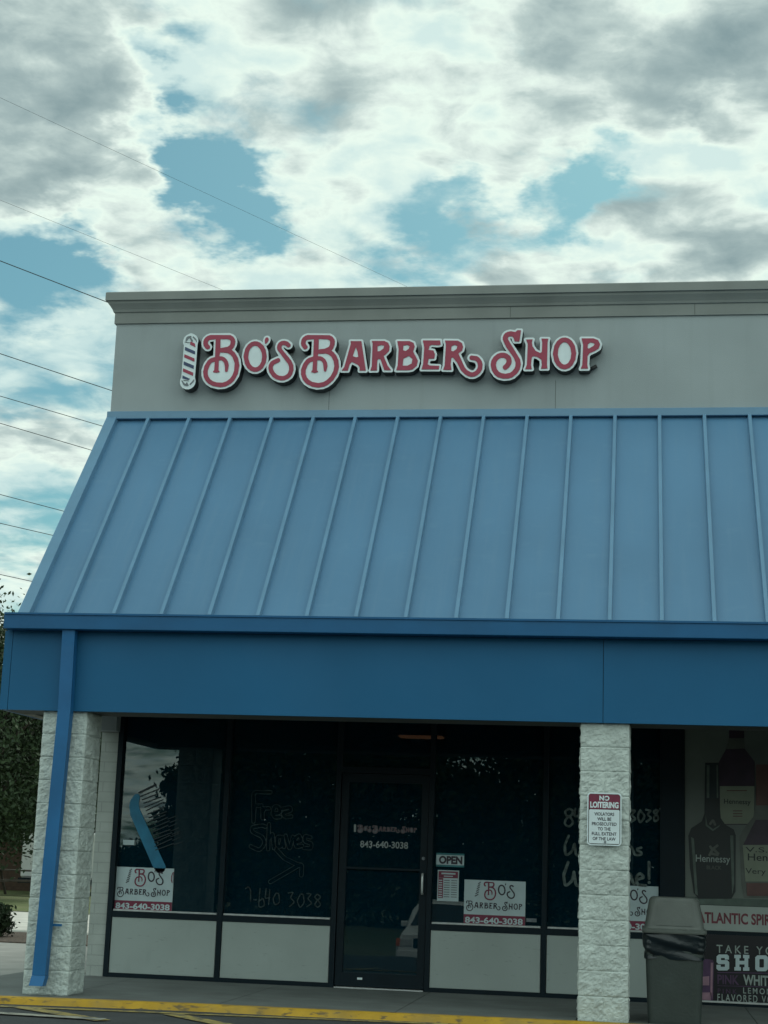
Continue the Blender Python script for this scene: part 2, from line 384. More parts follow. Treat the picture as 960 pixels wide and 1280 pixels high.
stripe((-60, 1255.2), (560, 1280.2), .12, M['stripe'], 0)
stripe((28, 1259.5), (128, 1276), .16, M['stripe'], 1)
stripe((215, 1268), (285, 1282), .16, M['stripe'], 1)
stripe((-60, 1263.5), (130, 1275), .14, M['stripew'], 2)

# ------------------------------------------------------------------ the shop building
shop = thing('shop_building', (0, D, 0), 'tan stucco strip mall shop with blue metal mansard roof and glass front', 'building')
# walls
bx('parapet_wall', M['stucco'], shop, XL, XEND, DW, DW+.3, 2.75, 6.73)
bx('block_wall', M['smooth_block'], shop, XL, -.064, D, YB, -.05, 2.44)
bx('side_wall', M['stucco'], shop, XL, -.05, DW+.302, YB, 2.442, 6.73)
bx('back_wall', M['stucco'], shop, XL+.003, XEND, YB-.25, YB+.002, -.1, 6.728)
bx('end_wall', M['stucco'], shop, XEND-.2, XEND+.003, D+.3, YB-.252, -.1, 6.728)
bx('flat_roof', M['tan'], shop, -.04, XEND-.21, DW+.31, YB-.26, 6.0, 6.15)
# cornice swept round the corner
cp = [(-.3, 6.715), (.02, 6.715), (.02, 6.832), (.034, 6.838), (.042, 6.862), (.06, 6.89), (.082, 6.92), (.088, 6.945), (.108, 6.948), (.108, 7.03), (.1, 7.04), (-.3, 7.045)]
cb_ = MB()
cb_.loft([[(XL-o, YB+.1, z) for o, z in cp], [(XL-o, DW-o, z) for o, z in cp], [(XEND+.1, DW-o, z) for o, z in cp]])
cb_.build('cornice', M['cornice'], shop)
M['joint'] = mat('joint', (.12, .13, .125), .9, .1, 4)
for px, za_, zb_ in ((411, 5.74, 6.0), (694, 5.74, 6.05)): x = xz(px, 500, DW)[0]; bx('wall_joint', M['joint'], shop, x, x+.005, DW-.001, DW+.01, za_, zb_)
for px in (638, 868): x = xz(px, 380, DW)[0]; bx('cornice_joint', M['joint'], shop, x, x+.006, DW-.0225, DW-.01, 6.72, 6.83)
# mansard
Y0, Z0, Y1, Z1 = -.10, 3.272, DW-.002, 5.672
sl = np.array([Y1-Y0, Z1-Z0]); SLEN = np.linalg.norm(sl); sd = sl/SLEN; sn = np.array([-sd[1], sd[0]])      # along slope, outward normal (y,z)
def sp(t, o): q = np.array([Y0, Z0])+sd*t+sn*o; return (q[0], q[1])
rm = MB(); SX = .438; n_seam = int((XEND-XL)/SX)
edges_x = [XL+k*SX for k in range(n_seam+1)]
for k in range(n_seam):                          # each pan bows a little (oil canning)
    xa, xb = edges_x[k], edges_x[k+1]; NX, NT = 8, 14; b0 = len(rm.v)
    for i in range(NX+1):
        for j in range(NT+1):
            u, t = i/NX, j/NT; bow = .005*math.sin(math.pi*u)*mnoise.noise(Vector((k*1.7, t*3.2, 4.1)))
            y, z = sp(t*SLEN, bow); rm.v.append((xa+(xb-xa)*u, y, z))
    for i in range(NX):
        for j in range(NT):
            a = b0+i*(NT+1)+j; rm.f.append((a, a+NT+1, a+NT+2, a+1)); rm.mi.append(0)
roof = rm.build('metal_roof', M['roof'], shop, smooth=True)
sm = MB()
for k in range(1, n_seam+1):
    x = edges_x[k]
    sm.loft([[(x-.022, *sp(t, -.004)), (x+.022, *sp(t, -.004)), (x+.016, *sp(t, .05)), (x-.016, *sp(t, .05))] for t in (.0, SLEN-.02)])
sm.build('roof_seams', M['seam'], shop)
bx('ridge_flashing', M['seam'], shop, XL-.012, XEND, DW-.075, DW-.001, 5.655, 5.735, bev=.004)
rk = MB(); rk.loft([[(XL-.012, *sp(t, -.03)), (XL+.105, *sp(t, -.03)), (XL+.095, *sp(t, .055)), (XL-.012, *sp(t, .055))] for t in (-.02, SLEN+.0)])
rk.build('rake_trim', M['seam'], shop)
ge = MB(); ge.prism([sp(0, -.035), sp(SLEN, -.035), (DW+.0, 3.2), (Y0, 3.2)], XL+.004, XL+.02, 'x'); ge.build('gable_panel', M['fascia'], shop)
for xa_, xb_, k_ in ((2.47, 2.74, 0), (4.14, 4.29, 3)):
    q_ = [(xa_+(xb_-xa_)*i/8, 5.737+.011*abs(mnoise.noise(Vector((i*.9, k_, 2))))+.003) for i in range(9)]
    sheet('torn_sealant', [[(xa_, 5.7355), (xb_, 5.7355)]+q_[::-1]], DW-.03, M['joint'], shop, .02)
# gutter (open box with rolled lip)
gp = [(-.06, 3.148), (-.195, 3.148), (-.20, 3.153), (-.20, 3.272), (-.212, 3.275), (-.212, 3.292), (-.192, 3.292), (-.19, 3.165), (-.07, 3.165), (-.07, 3.292), (-.06, 3.292)]
gt = MB(); gt.prism(gp, -.363, XEND, 'x'); gt.box(-.366, -.362, -.20, -.06, 3.148, 3.29)
gt.build('gutter', M['gutter'], shop)
# fascia, return, beam, soffit
fm = MB()
fm.box(-.40, -.327, -.056, 0, 2.437, 3.146); fm.box(-.323, 4.952, -.054, -.002, 2.437, 3.146); fm.box(4.957, 10.2, -.056, -.002, 2.437, 3.146); fm.box(10.205, XEND, -.055, -.002, 2.437, 3.146)
fm.build('fascia', M['fascia'], shop)
bx('fascia_return', M['fascia'], shop, -.40, -.36, .002, DW+.2, 2.437, 3.26)
bx('roof_edge_board', M['fascia'], shop, XL+.0, XEND, -.054, DW-.05, 3.168, 3.2)
bm_ = MB(); bm_.box(-.357, XEND, .0, B+.02, 2.4375, 3.15); bm_.build('boxed_beam', mat('beam_brown', (.085, .095, .09), .8, .1, 3), shop)
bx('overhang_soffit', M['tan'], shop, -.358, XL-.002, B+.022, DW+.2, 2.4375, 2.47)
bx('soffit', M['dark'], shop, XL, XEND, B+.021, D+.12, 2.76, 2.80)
bx('wall_header', M['dark'], shop, XL+.001, -.066, D-.02, D+.1, 2.442, 2.758)

# split-face block pillars: every block a rough face with grooved joints
def pillar(x0, y0, seed, label=None):
    mb = MB(); n = 13; m_ = 13
    def face(o, ux, nx, w, z, h_, split, ph):
        # o corner, ux unit along, nx outward
        b0 = len(mb.v); NU, NV = (40, 20)
        for i in range(NU+1):
            for j in range(NV+1):
                u, v = i/NU*w, j/NV*h_
                eu = min(u, w-u); ev = min(v, h_-v)
                if split: eu2 = abs(u-w/2)
                else: eu2 = 9
                e = min(ev, eu2)
                p = Vector((o[0]+ux[0]*u, o[1]+ux[1]*u, z+v))
                q = p*9+Vector((seed*7.3, ph*3.1, (math.floor(u/(w/2)) if split else 0)*5.7))
                q2 = Vector((q.x+.7*q.z, q.y, q.z*1.1-.7*q.x)); rough = .011*mnoise.noise(q)+.009*mnoise.noise(q2*2.3)+.006*mnoise.noise(q2*5.5)
                fall = min(1, .25+ev/.016, .45+eu2/.014); fc = min(1, eu/.018)
                o_ = (rough+.004)*fall*(.25+.75*fc)-(.0045*max(0, 1-ev/.006)+.0025*max(0, 1-eu2/.006))
                mb.v.append((p.x+nx[0]*o_, p.y+nx[1]*o_, p.z))
        for i in range(NU):
            for j in range(NV): a = b0+i*(NV+1)+j; mb.f.append((a, a+NV+1, a+NV+2, a+1)); mb.mi.append(0)
    for c in range(12):
        z = c*CH; sp_ = (c*7+seed) % 3 != 1
        face((x0, y0), (1, 0), (0, -1), B, z, CH, sp_, c)
        face((x0+B, y0), (0, 1), (1, 0), B, z, CH, not sp_, c+20)
        face((x0+B, y0+B), (-1, 0), (0, 1), B, z, CH, sp_, c+40)
        face((x0, y0+B), (0, -1), (-1, 0), B, z, CH, not sp_, c+60)
    me = bpy.data.meshes.new('pillar'); me.from_pydata(mb.v, [], mb.f)
    import bmesh
    b = bmesh.new(); b.from_mesh(me); bmesh.ops.remove_doubles(b, verts=b.verts, dist=.0008); bmesh.ops.recalc_face_normals(b, faces=b.faces); b.to_mesh(me); b.free()
    o = link('pillar', me, M['block'], shop); tag(o, label)
pillar(0, 0, 1, 'white block pillar behind the blue downspout'); pillar(XR, 0, 2, 'white block pillar carrying a no loitering sign'); pillar(XR+4.77, 0, 3)

# downspout
ds = MB()
def dsr(x, y, z, w=.116, d=.085): return [(x-w/2, y-d/2, z), (x+w/2, y-d/2, z), (x+w/2, y+d/2, z), (x-w/2, y+d/2, z)]
ds.loft([dsr(.232, -.125, 3.155), dsr(.232, -.115, 3.0), dsr(.238, -.106, 2.45), dsr(.192, -.094, .62), dsr(.182, -.092, .22), dsr(.181, -.092, .17)])
down = ds.build('downspout', M['spout'], shop)
kk = MB(); kk.loft([dsr(.182, -.090, .168, .122, .09), dsr(.178, -.135, .085, .122, .09)]); kk.build('kick_out', M['spout'], down)
st = MB(); st.box(.115, .325, -.05, -.038, .58, .60); st.build('strap', M['spout'], down)

# storefront
fr = MB(); yf0, yf1 = D-.03, D+.07
for a, b in ((-.062, -.01), (1.085, 1.135), (2.24, 2.292), (3.188, 3.236), (4.32, 4.369)): fr.box(a, b, yf0, yf1, 0, 2.757)
fr.box(5.46, 5.69, yf0+.004, yf1, 0, 2.757)
for a, b in ((-.01, 1.085), (1.135, 2.24), (3.236, 4.32), (4.369, 5.46)):
    fr.box(a, b, yf0+.003, yf1-.003, 0, .042); fr.box(a, b, yf0+.003, yf1-.003, .585, .645); fr.box(a, b, yf0+.003, yf1-.003, 2.69, 2.757)
fr.box(2.292, 3.188, yf0+.003, yf1-.003, 2.09, 2.15); fr.box(2.292, 3.188, yf0+.003, yf1-.003, 2.69, 2.757)
fr.build('storefront_frame', M['frame'], shop)
def window(a, b, z0, z1, nm='window_pane'):
    return bx(nm, M['glass'], shop, a-.004, b+.004, D+.03, D+.036, z0-.004, z1+.004)
for a, b in ((-.01, 1.085), (1.135, 2.24), (3.236, 4.32), (4.369, 5.46)):
    window(a, b, .645, 2.69)
    MB().box(a+.004, b-.004, D-.02, D+.015, .04, .588, bev=.004).build('base_panel', M['panel'], shop)
    sl_ = MB(); sl_.box(a+.01, b-.01, D-.022, D+.026, .6455, .664, bev=.003); sl_.build('sill', M['silver'], shop)
window(2.292, 3.188, 2.15, 2.69, 'transom_pane')
dr = MB()
dr.box(2.30, 2.372, D-.012, D+.04, .02, 2.085); dr.box(3.112, 3.182, D-.012, D+.04, .02, 2.085)
dr.box(2.372, 3.112, D-.011, D+.039, .02, .15); dr.box(2.372, 3.112, D-.011, D+.039, 2.0, 2.085)
door = dr.build('door', M['frame'], shop)
bx('door_pane', M['glass'], door, 2.368, 3.116, D+.012, D+.018, .146, 2.004)
pb = MB(); pb.box(2.372, 3.112, D-.03, D-.012, 1.145, 1.165); pb.build('push_bar', M['frame'], door)
hd = MB(); hd.tube([(3.147, D-.015, 1.12), (3.147, D-.06, 1.12), (3.147, D-.065, 1.09), (3.147, D-.065, .96), (3.147, D-.06, .93), (3.147, D-.015, .93)], .011)
hd.build('handle', M['silver'], door, True); MB().tube([(3.147, D-.013, 1.27), (3.147, D-.03, 1.27)], .017, 12).build('lock', M['greymark'], door)
bx('threshold', M['silver'], shop, 2.30, 3.18, D-.05, D+.05, 0, .012)
bx('sticker', M['white'], door, 2.525, 2.575, D-.0145, D-.0115, .085, .105)
# the unlit room behind the glass
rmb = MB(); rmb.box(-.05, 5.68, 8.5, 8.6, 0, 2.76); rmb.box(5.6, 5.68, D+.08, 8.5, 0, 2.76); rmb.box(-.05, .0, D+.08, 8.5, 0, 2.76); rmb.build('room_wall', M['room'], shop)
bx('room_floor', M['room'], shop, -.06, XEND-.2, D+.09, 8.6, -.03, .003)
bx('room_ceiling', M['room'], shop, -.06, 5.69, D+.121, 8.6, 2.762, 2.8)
# neighbouring shop front (covered by the posters)
nf = MB(); nf.box(5.692, XEND-.2, D-.001, D+.06, 0, 2.757); nf.build('poster_backing', M['frame'], shop)
for a in (7.9, 10.2, 12.5): bx('neighbour_mullion', M['frame'], shop, a, a+.05, D-.05, D-.003, 0, 2.757)

# ------------------------------------------------------------------ shop sign: channel letters digitised on the wall plane
YS = DW-.135
def cv(o, k): return lambda p: xz(o[0]+p[0]/k, o[1]+p[1]/k, YS)
C1, C2, C3, C4, C5, C6 = cv((215, 405), 9.1429), cv((310, 405), 8), cv((420, 405), 9.6), cv((510, 405), 8.7273), cv((600, 400), 10.6667), cv((670, 400), 9.6)
PXM = 1/127.5
def stroke(c, k, pts, r_): return ([c(p) for p in pts], (np.array(r_)/k*PXM if not isinstance(r_, (int, float)) else r_/k*PXM))
def ell(cx, cy, rx, ry, n=20): return [(cx+rx*math.cos(2*math.pi*i/n), cy+ry*math.sin(2*math.pi*i/n)) for i in range(n+1)]
def poly(c, *ls): return [[c(p) for p in l] for l in ls]
LET = []
LET.append(('B', [], [
    stroke(C1, 9.14, [(410, 265), (388, 240), (388, 195), (415, 163), (465, 150), (560, 148), (650, 150), (690, 175), (698, 215), (680, 262), (630, 292), (560, 302)], 29),
    stroke(C1, 9.14, [(528, 150), (525, 300), (512, 440), (508, 535)], [28, 30, 24, 27]), stroke(C1, 9.14, [(480, 545), (535, 545)], 11),
    stroke(C1, 9.14, [(515, 400), (445, 420), (400, 480), (382, 555), (400, 625), (450, 675), (530, 698), (610, 690), (680, 645), (725, 575), (745, 490), (738, 420), (708, 355), (655, 312), (590, 302)], 28),
    stroke(C1, 9.14, [(520, 395), (575, 395), (612, 425), (628, 475), (622, 535)], [26, 24, 24, 24, 17])]))
LET.append(('O', [], [stroke(cv((300, 400), 10), 10, ell(190, 457, 116, 164), 31)]))
LET.append(('apostrophe', [], [stroke(C2, 8, [(190, 152), (186, 168), (178, 192)], [19, 19, 8])]))
LET.append(('S', [], [stroke(C2, 8, [(405, 212), (380, 193), (345, 190), (318, 210), (315, 250), (345, 298), (395, 350), (428, 405), (433, 460), (408, 515), (350, 543), (285, 530), (240, 485), (226, 435), (245, 390), (300, 362)], 24)]))
LET.append(('B', [], [
    stroke(C2, 8, [(573, 232), (555, 205), (558, 165), (585, 138), (640, 130), (720, 128), (800, 132), (840, 158), (845, 200), (825, 245), (775, 270), (720, 277)], 25),
    stroke(C2, 8, [(685, 132), (680, 270), (670, 390), (667, 470)], [25, 27, 21, 24]), stroke(C2, 8, [(643, 476), (692, 476)], 10),
    stroke(C2, 8, [(675, 345), (610, 365), (570, 415), (552, 480), (568, 545), (615, 592), (690, 614), (765, 602), (830, 555), (872, 490), (888, 420), (875, 350), (840, 300), (790, 275), (730, 274)], 25),
    stroke(C2, 8, [(680, 345), (728, 345), (762, 372), (776, 415), (772, 465)], [23, 21, 21, 21, 14])]))
LET.append(('A', [poly(C3, [(175, 205), (305, 205), (315, 290), (345, 500), (358, 560), (282, 560), (286, 520), (262, 490), (190, 455), (165, 482), (148, 535), (142, 560), (68, 560), (100, 515), (160, 330), (178, 240)], [(238, 275), (258, 330), (268, 395), (240, 400), (200, 385), (215, 330)])], []))
LET.append(('R', [poly(C3, [(430, 205), (580, 205), (625, 225), (645, 270), (640, 320), (600, 365), (572, 385), (620, 500), (662, 556), (580, 556), (560, 490), (535, 425), (512, 418), (496, 440), (490, 500), (492, 560), (412, 560), (430, 510), (445, 300), (440, 235)], [(500, 265), (545, 255), (580, 262), (572, 295), (525, 328), (500, 330)])], []))
LET.append(('B', [poly(C3, [(735, 205), (880, 205), (930, 225), (945, 270), (925, 330), (960, 385), (983, 440), (970, 500), (920, 545), (870, 555), (722, 555), (740, 500), (752, 300), (745, 240)], [(808, 260), (850, 250), (885, 265), (872, 300), (835, 325), (805, 315)], [(808, 415), (875, 382), (918, 420), (908, 475), (860, 500), (800, 500)])], []))
LET.append(('E', [poly(C4, [(162, 180), (352, 180), (357, 228), (325, 233), (262, 228), (236, 240), (224, 285), (278, 290), (295, 330), (288, 378), (226, 380), (214, 440), (240, 455), (342, 457), (336, 496), (148, 496), (165, 440), (178, 260), (172, 215)])], []))
LET.append(('R', [poly(C4, [(402, 180), (545, 182), (590, 208), (602, 250), (590, 290), (545, 325), (550, 400), (525, 410), (490, 365), (472, 370), (465, 440), (474, 500), (383, 500), (400, 455), (411, 300), (414, 220)], [(475, 240), (510, 228), (540, 240), (530, 275), (492, 300), (470, 290)])],
    [stroke(C4, 8.727, [(525, 330), (560, 415), (610, 505), (680, 550), (740, 540), (783, 490), (785, 425), (750, 378), (695, 368)], 27)]))
LET.append(('S', [poly(C5, [(470, 165), (500, 138), (548, 138), (526, 288), (462, 288), (452, 250), (430, 210)])],
    [stroke(C5, 10.667, [(465, 195), (405, 185), (355, 205), (338, 255), (370, 330), (430, 410), (488, 500), (510, 580), (492, 660), (430, 728), (340, 752), (250, 732), (195, 672), (178, 590), (202, 522), (260, 477), (328, 473), (378, 508), (388, 560), (368, 605), (338, 632)], 36)]))
LET.append(('H', [poly(C5, [(613, 260), (703, 258), (692, 300), (700, 350), (740, 410), (800, 440), (825, 430), (830, 300), (818, 248), (912, 248), (900, 300), (893, 600), (902, 647), (812, 650), (825, 600), (820, 530), (760, 490), (712, 480), (690, 500), (680, 600), (692, 655), (602, 657), (625, 600), (637, 320)])], []))
LET.append(('O', [], [stroke(C6, 9.6, ell(343, 402, 111, 163), 30)]))
LET.append(('P', [poly(C6, [(546, 220), (690, 220), (745, 240), (770, 290), (755, 340), (700, 375), (640, 400), (620, 430), (615, 540), (625, 583), (537, 585), (555, 540), (566, 300), (555, 245)], [(622, 290), (650, 270), (690, 275), (705, 290), (690, 312), (632, 345), (620, 335)])], []))
LETTERS = []     # (kind, face loops, backing loops)
for nm, pg, stx in LET:
    s_ = Shape(pg, stx); LETTERS.append((nm, s_.loops(0.0), outers(s_.loops(.021)), s_))
sx0, sz0 = xz(250, 470, YS)
sign = thing('shop_sign', (sx0, DW, sz0), "red and white raised lettering reading Bo's Barber Shop on the parapet wall", 'sign')
for i, (nm, face, back, s_) in enumerate(LETTERS):
    yb = YS+.004*(i % 2)
    bk = sheet('letter', back, yb, [M['white']], sign, depth=.128-.004*(i % 2))
    me = bk.data; me.materials.append(M['return'])
    for p in me.polygons: p.material_index = 0 if p.normal.y < -.5 else 1
    sheet('letter_face', face, yb-.0065, M['red'], bk, depth=.005)
# pole emblem
def c1(p): return C1(p)
k = 9.14
emb_shape = Shape([], [stroke(C1, k, [(216, 215), (182, 640)], 85), stroke(C1, k, [(213, 200), (214, 196)], 96), stroke(C1, k, [(180, 655), (180, 659)], 98), stroke(C1, k, [(217, 155), (217, 160)], 55), stroke(C1, k, [(176, 700), (176, 695)], 50)])
ex, ez = C1((200, 430))
emb = thing('barber_pole_emblem', (ex, DW, ez), "flat barber pole cutout left of the shop name on the wall", 'sign')
eb = sheet('backing', outers(emb_shape.loops(0)), YS, [M['white']], emb, depth=.128); eb.data.materials.append(M['return'])
for p in eb.data.polygons: p.material_index = 0 if p.normal.y < -.5 else 1
def quads(name, qs, m, parent, y): return sheet(name, [[c1(p) for p in q][::-1] for q in qs], y, m, parent, depth=.004)
quads('blue_stripes', [[(150, 262), (264, 312), (264, 348), (148, 300)], [(136, 428), (250, 476), (247, 514), (133, 466)], [(122, 588), (207, 628), (185, 640), (120, 622)]], M['navy'], emb, YS-.005)
quads('red_stripes', [[(143, 346), (258, 394), (256, 432), (140, 382)], [(128, 508), (243, 556), (240, 594), (125, 545)], [(215, 200), (262, 225), (267, 265), (208, 236)]], M['red'], emb, YS-.005)
cr = Shape([], [stroke(C1, k, [(160, 195), (180, 160), (215, 145)], [6, 16, 9]), stroke(C1, k, [(245, 150), (270, 175), (280, 200)], [8, 8, 5]), stroke(C1, k, [(215, 170), (232, 195)], [12, 10]), stroke(C1, k, [(150, 208), (210, 215)], [5, 4]),
    stroke(C1, k, [(115, 650), (140, 690), (170, 700)], [6, 12, 14]), stroke(C1, k, [(170, 680), (180, 700)], [12, 12]), stroke(C1, k, [(210, 690), (240, 660), (250, 640)], [9, 9, 6]), stroke(C1, k, [(135, 645), (190, 650)], [5, 4])])
sheet('knob_marks', cr.loops(0), YS-.005, M['greymark'], emb, depth=.004)
# conduit at the end of the name
cj = MB(); p = xz(735, 465, DW); q = xz(746, 459, DW); cj.tube([(p[0], DW-.04, p[1]), (q[0], DW-.04, q[1])], .02, 8); cj.build('conduit', M['return'], sign, True)

# ------------------------------------------------------------------ window signs made from the same lettering
def place(loops, src, dst, flip=False):
    (ax, az, bx_, bz), (cx, cz, dx, dz) = src, dst
    return [[(cx+(x-ax)/(bx_-ax)*(dx-cx), cz+(z-az)/(bz-az)*(dz-cz)) for x, z in L] for L in loops]
def bbox(ls): a = np.array([p for L in ls for p in L]); return (*a.min(0), *a.max(0))
NAME = [l for i in range(4) for l in LETTERS[i][3].loops(-.003)]
WORDS = [l for i in range(4, 14) for l in LETTERS[i][3].loops(-.001)]
BIGB = LETTERS[0][3].loops(-.003)
REST = [l for i in range(1, 4) for l in LETTERS[i][3].loops(-.003)]
ALL = [l for i in range(14) for l in LETTERS[i][3].loops(-.002)]
bbN, bbW, bbA = bbox(NAME), bbox(WORDS), bbox(ALL)
YD = D+.022            # decals sit on the outer face of the panes
def shop_card(x0, label, cut=False):
    W, Ht = .603, .437; z0 = .645; 
    t = thing('window_sign', (x0, YD, z0), label, 'sign', 'shop name cards in the windows')
    sheet('card', [rect(x0, x0+W, z0, z0+Ht)], YD, M['paper'], t, .002)
    sheet('red_band', [rect(x0+.001, x0+W-.001, z0+.001, z0+.105)], YD-.003, M['inkred'], t)
    text('phone_number', '843-640-3038', x0+.014, x0+W-.022, z0+.022, z0+.083, YD-.005, M['paper'], t, bold=.03)
    dst = (x0+.19, z0+.245, x0+.50, z0+.425)
    sheet('red_initial', place(BIGB, bbN, dst), YD-.003, M['inkred'], t)
    sheet('shop_name', place(REST, bbN, dst), YD-.003, M['ink'], t)
    sheet('shop_words', place(WORDS, bbW, (x0+.02, z0+.135, x0+W-.03, z0+.24)), YD-.003, M['ink'], t)
    sheet('pole_stripes', [[(x0+.105+.006*i+.0, z0+.275+.0235*i), (x0+.14+.004*i, z0+.295+.0235*i), (x0+.14+.004*i, z0+.305+.0235*i), (x0+.105+.006*i, z0+.285+.0235*i)] for i in range(6)], YD-.003, M['ink'], t)
    if cut: sheet('cut_letter', [[(x0+W-.002, z0+.29), (x0+W-.002, z0+.405), (x0+W-.014, z0+.40), (x0+W-.026, z0+.36), (x0+W-.026, z0+.32), (x0+W-.014, z0+.292), (x0+W-.008, z0+.30), (x0+W-.018, z0+.33), (x0+W-.018, z0+.36), (x0+W-.008, z0+.395)]], YD-.003, M['inkred'], t)
shop_card(-.004, 'shop name card at the foot of the far left window pane', True)
shop_card(3.556, 'shop name card right of the hours board and open sign')
shop_card(4.84, 'shop name card half hidden behind the sign-bearing white pillar')
# open sign, hours board
t = thing('open_sign', (3.268, YD, 1.195), 'small white and teal open sign right of the door', 'sign')
sheet('card', [rect(3.268, 3.548, 1.198, 1.33)], YD, M['teal'], t, .002); sheet('white_field', [rect(3.270, 3.546, 1.217, 1.312)], YD-.003, M['paper'], t)
text('open_lettering', 'OPEN', 3.297, 3.53, 1.225, 1.304, YD-.005, M['ink'], t, bold=.05)
t = thing('hours_board', (3.288, YD, .875), 'red and white opening hours board below the open sign', 'sign')
sheet('card', [rect(3.288, 3.5, .868, 1.165)], YD, M['paper'], t, .002)
sheet('red_heading', [rect(3.297, 3.49, 1.09, 1.155), rect(3.297, 3.345, .895, 1.088)], YD-.003, M['inkred'], t)
rows = []
for i in range(8):
    z = .905+i*.0225; rows += [rect(3.352, 3.41, z, z+.008), rect(3.425, 3.482, z, z+.008)]
sheet('hours_rows', rows, YD-.003, M['greymark'], t)
sheet('heading_rows', [rect(3.325, 3.465, 1.125, 1.14), rect(3.35, 3.44, 1.103, 1.112)]+[rect(3.302, 3.336, .903+.0225*i, .913+.0225*i) for i in range(8)], YD-.005, M['paper'], t)
# door lettering
YDD = D+.0085
dn = thing('door_decal', (2.43, YDD, 1.35), "shop name and phone number lettered on the door glass", 'decal')
DN = [l for i in range(14) for l in LETTERS[i][3].loops(.003)]
M['doorred'] = mat('door_decal_red', (.12, .045, .055), .5, .2, 30); M['doorwhite'] = mat('door_decal_white', (.30, .33, .33), .5, .1, 10)
sheet('shop_name', place([l for i in range(14) for l in outers(LETTERS[i][3].loops(.016))], bbox(ALL), (2.468, 1.498, 3.066, 1.578)), YDD, M['greymark'], dn, .0008)
sheet('shop_name_red', place(ALL, bbox(ALL), (2.468, 1.498, 3.066, 1.578)), YDD-.0015, M['doorred'], dn, .0008)
sheet('pole_mark', [rrect(2.432, 2.454, 1.505, 1.582, .008)], YDD, M['doorwhite'], dn, .0008)
text('phone_number', '843-640-3038', 2.502, 2.985, 1.358, 1.425, YDD, M['doorwhite'], dn, bold=.02)
# unlit oval neon sign over the door
M['neon'] = mat('unlit_neon', (.05, .06, .065), .4, .1, 10)
t = thing('neon_sign', (2.78, D+.06, 2.37), 'unlit oval neon sign in the transom above the door', 'sign')
ov = MB()
for a, b in ((.36, .145), (.30, .11)): ov.tube([(2.78+a*math.cos(w), D+.09, 2.37+b*math.sin(w)) for w in np.linspace(0, 2*math.pi, 40)], .008, 6)
ov.build('tube', M['neon'], t, True)
for i, s in enumerate('OPEN'): text('neon_letter', s, 2.58+i*.105, 2.66+i*.105, 2.32, 2.42, D+.09, M['neon'], t)
# small stickers
t = tag(sheet('sticker', [rect(.044, .164, 1.302, 1.352)], YD, M['paper'], None), 'small white sticker on the glass above the left shop card', 'sticker')
t = tag(sheet('sticker', [rect(4.17, 4.27, .70, .735)], YD, M['greymark'], None), 'small grey sticker at the sill right of the middle shop card', 'sticker')

# hand painted window lettering (flat brush strokes on the glass)
def W7(p): return xz(300+p[0]/7.1077, 970+p[1]/7.1077, YD)
def band(shape, o, w): return np.abs(shape.D-o)-w
def painted(name, strokes, r_, m, label, outline=None, cvf=None):
    pts = [[cvf(p) for p in s] for s in strokes]
    sh_ = Shape([], [(p, r_) for p in pts], h=.003)
    loops = sh_.loops(0) if outline is None else sh_.loops(0, field=band(sh_, 0, outline))
    return tag(sheet(name, loops, YD, m, None, .0006), label, 'window lettering')
FREE = [[(120, 405), (128, 280), (128, 150), (270, 145)], [(128, 265), (190, 262)], [(200, 285), (200, 375)], [(200, 320), (222, 288), (258, 288)],
        [(290, 335), (350, 325), (345, 280), (310, 270), (292, 320), (310, 365), (355, 365)], [(375, 290), (440, 280), (445, 310), (385, 330), (405, 365), (455, 360)],
        [(225, 450), (190, 440), (115, 455), (115, 500), (195, 540), (215, 600), (170, 655), (95, 625)], [(258, 430), (252, 560), (250, 650)], [(255, 560), (290, 520), (300, 640)],
        [(380, 545), (335, 545), (330, 610), (360, 625), (380, 560), (390, 630)], [(405, 530), (440, 640), (470, 540)], [(490, 590), (540, 575), (525, 530), (490, 560), (500, 625), (550, 620)], [(625, 545), (580, 535), (580, 580), (630, 600), (625, 640), (570, 640)]]
painted('window_lettering', FREE, .018, M['chalkdim'], 'faint outlined words Free Shaves painted on the second window pane', .0035, W7)
painted('window_arrow', [[(320, 650), (400, 735), (530, 795)], [(270, 940), (430, 850), (540, 790), (545, 880)]], .02, M['chalkdim'], 'faint outlined arrow painted under the words on the second window pane', .003, W7)
NUM = [[(50, 1000), (75, 985), (95, 1020), (95, 1110)], [(120, 1100), (145, 1100)], [(178, 1000), (170, 1080), (170, 1160), (215, 1150), (205, 1090), (172, 1110)], [(232, 1000), (225, 1080), (265, 1080)], [(265, 1010), (255, 1140)],
       [(320, 1040), (295, 1090), (310, 1140), (350, 1120), (345, 1050), (320, 1040)], [(430, 1040), (470, 1035), (450, 1080), (480, 1120), (440, 1160)], [(535, 1050), (510, 1110), (535, 1165), (570, 1120), (560, 1055), (535, 1050)], [(595, 1045), (630, 1050), (605, 1090), (635, 1130), (595, 1160)],
       [(685, 1050), (665, 1075), (690, 1100), (715, 1075), (690, 1050)], [(690, 1100), (665, 1140), (690, 1165), (715, 1140), (690, 1100)]]
painted('window_number', NUM, .006, M['chalkdim'], 'faint hand painted number at the bottom of the second window pane', None, W7)
def W8(p): return xz(700+p[0]/7.3846, 960+p[1]/7.3846, YD)
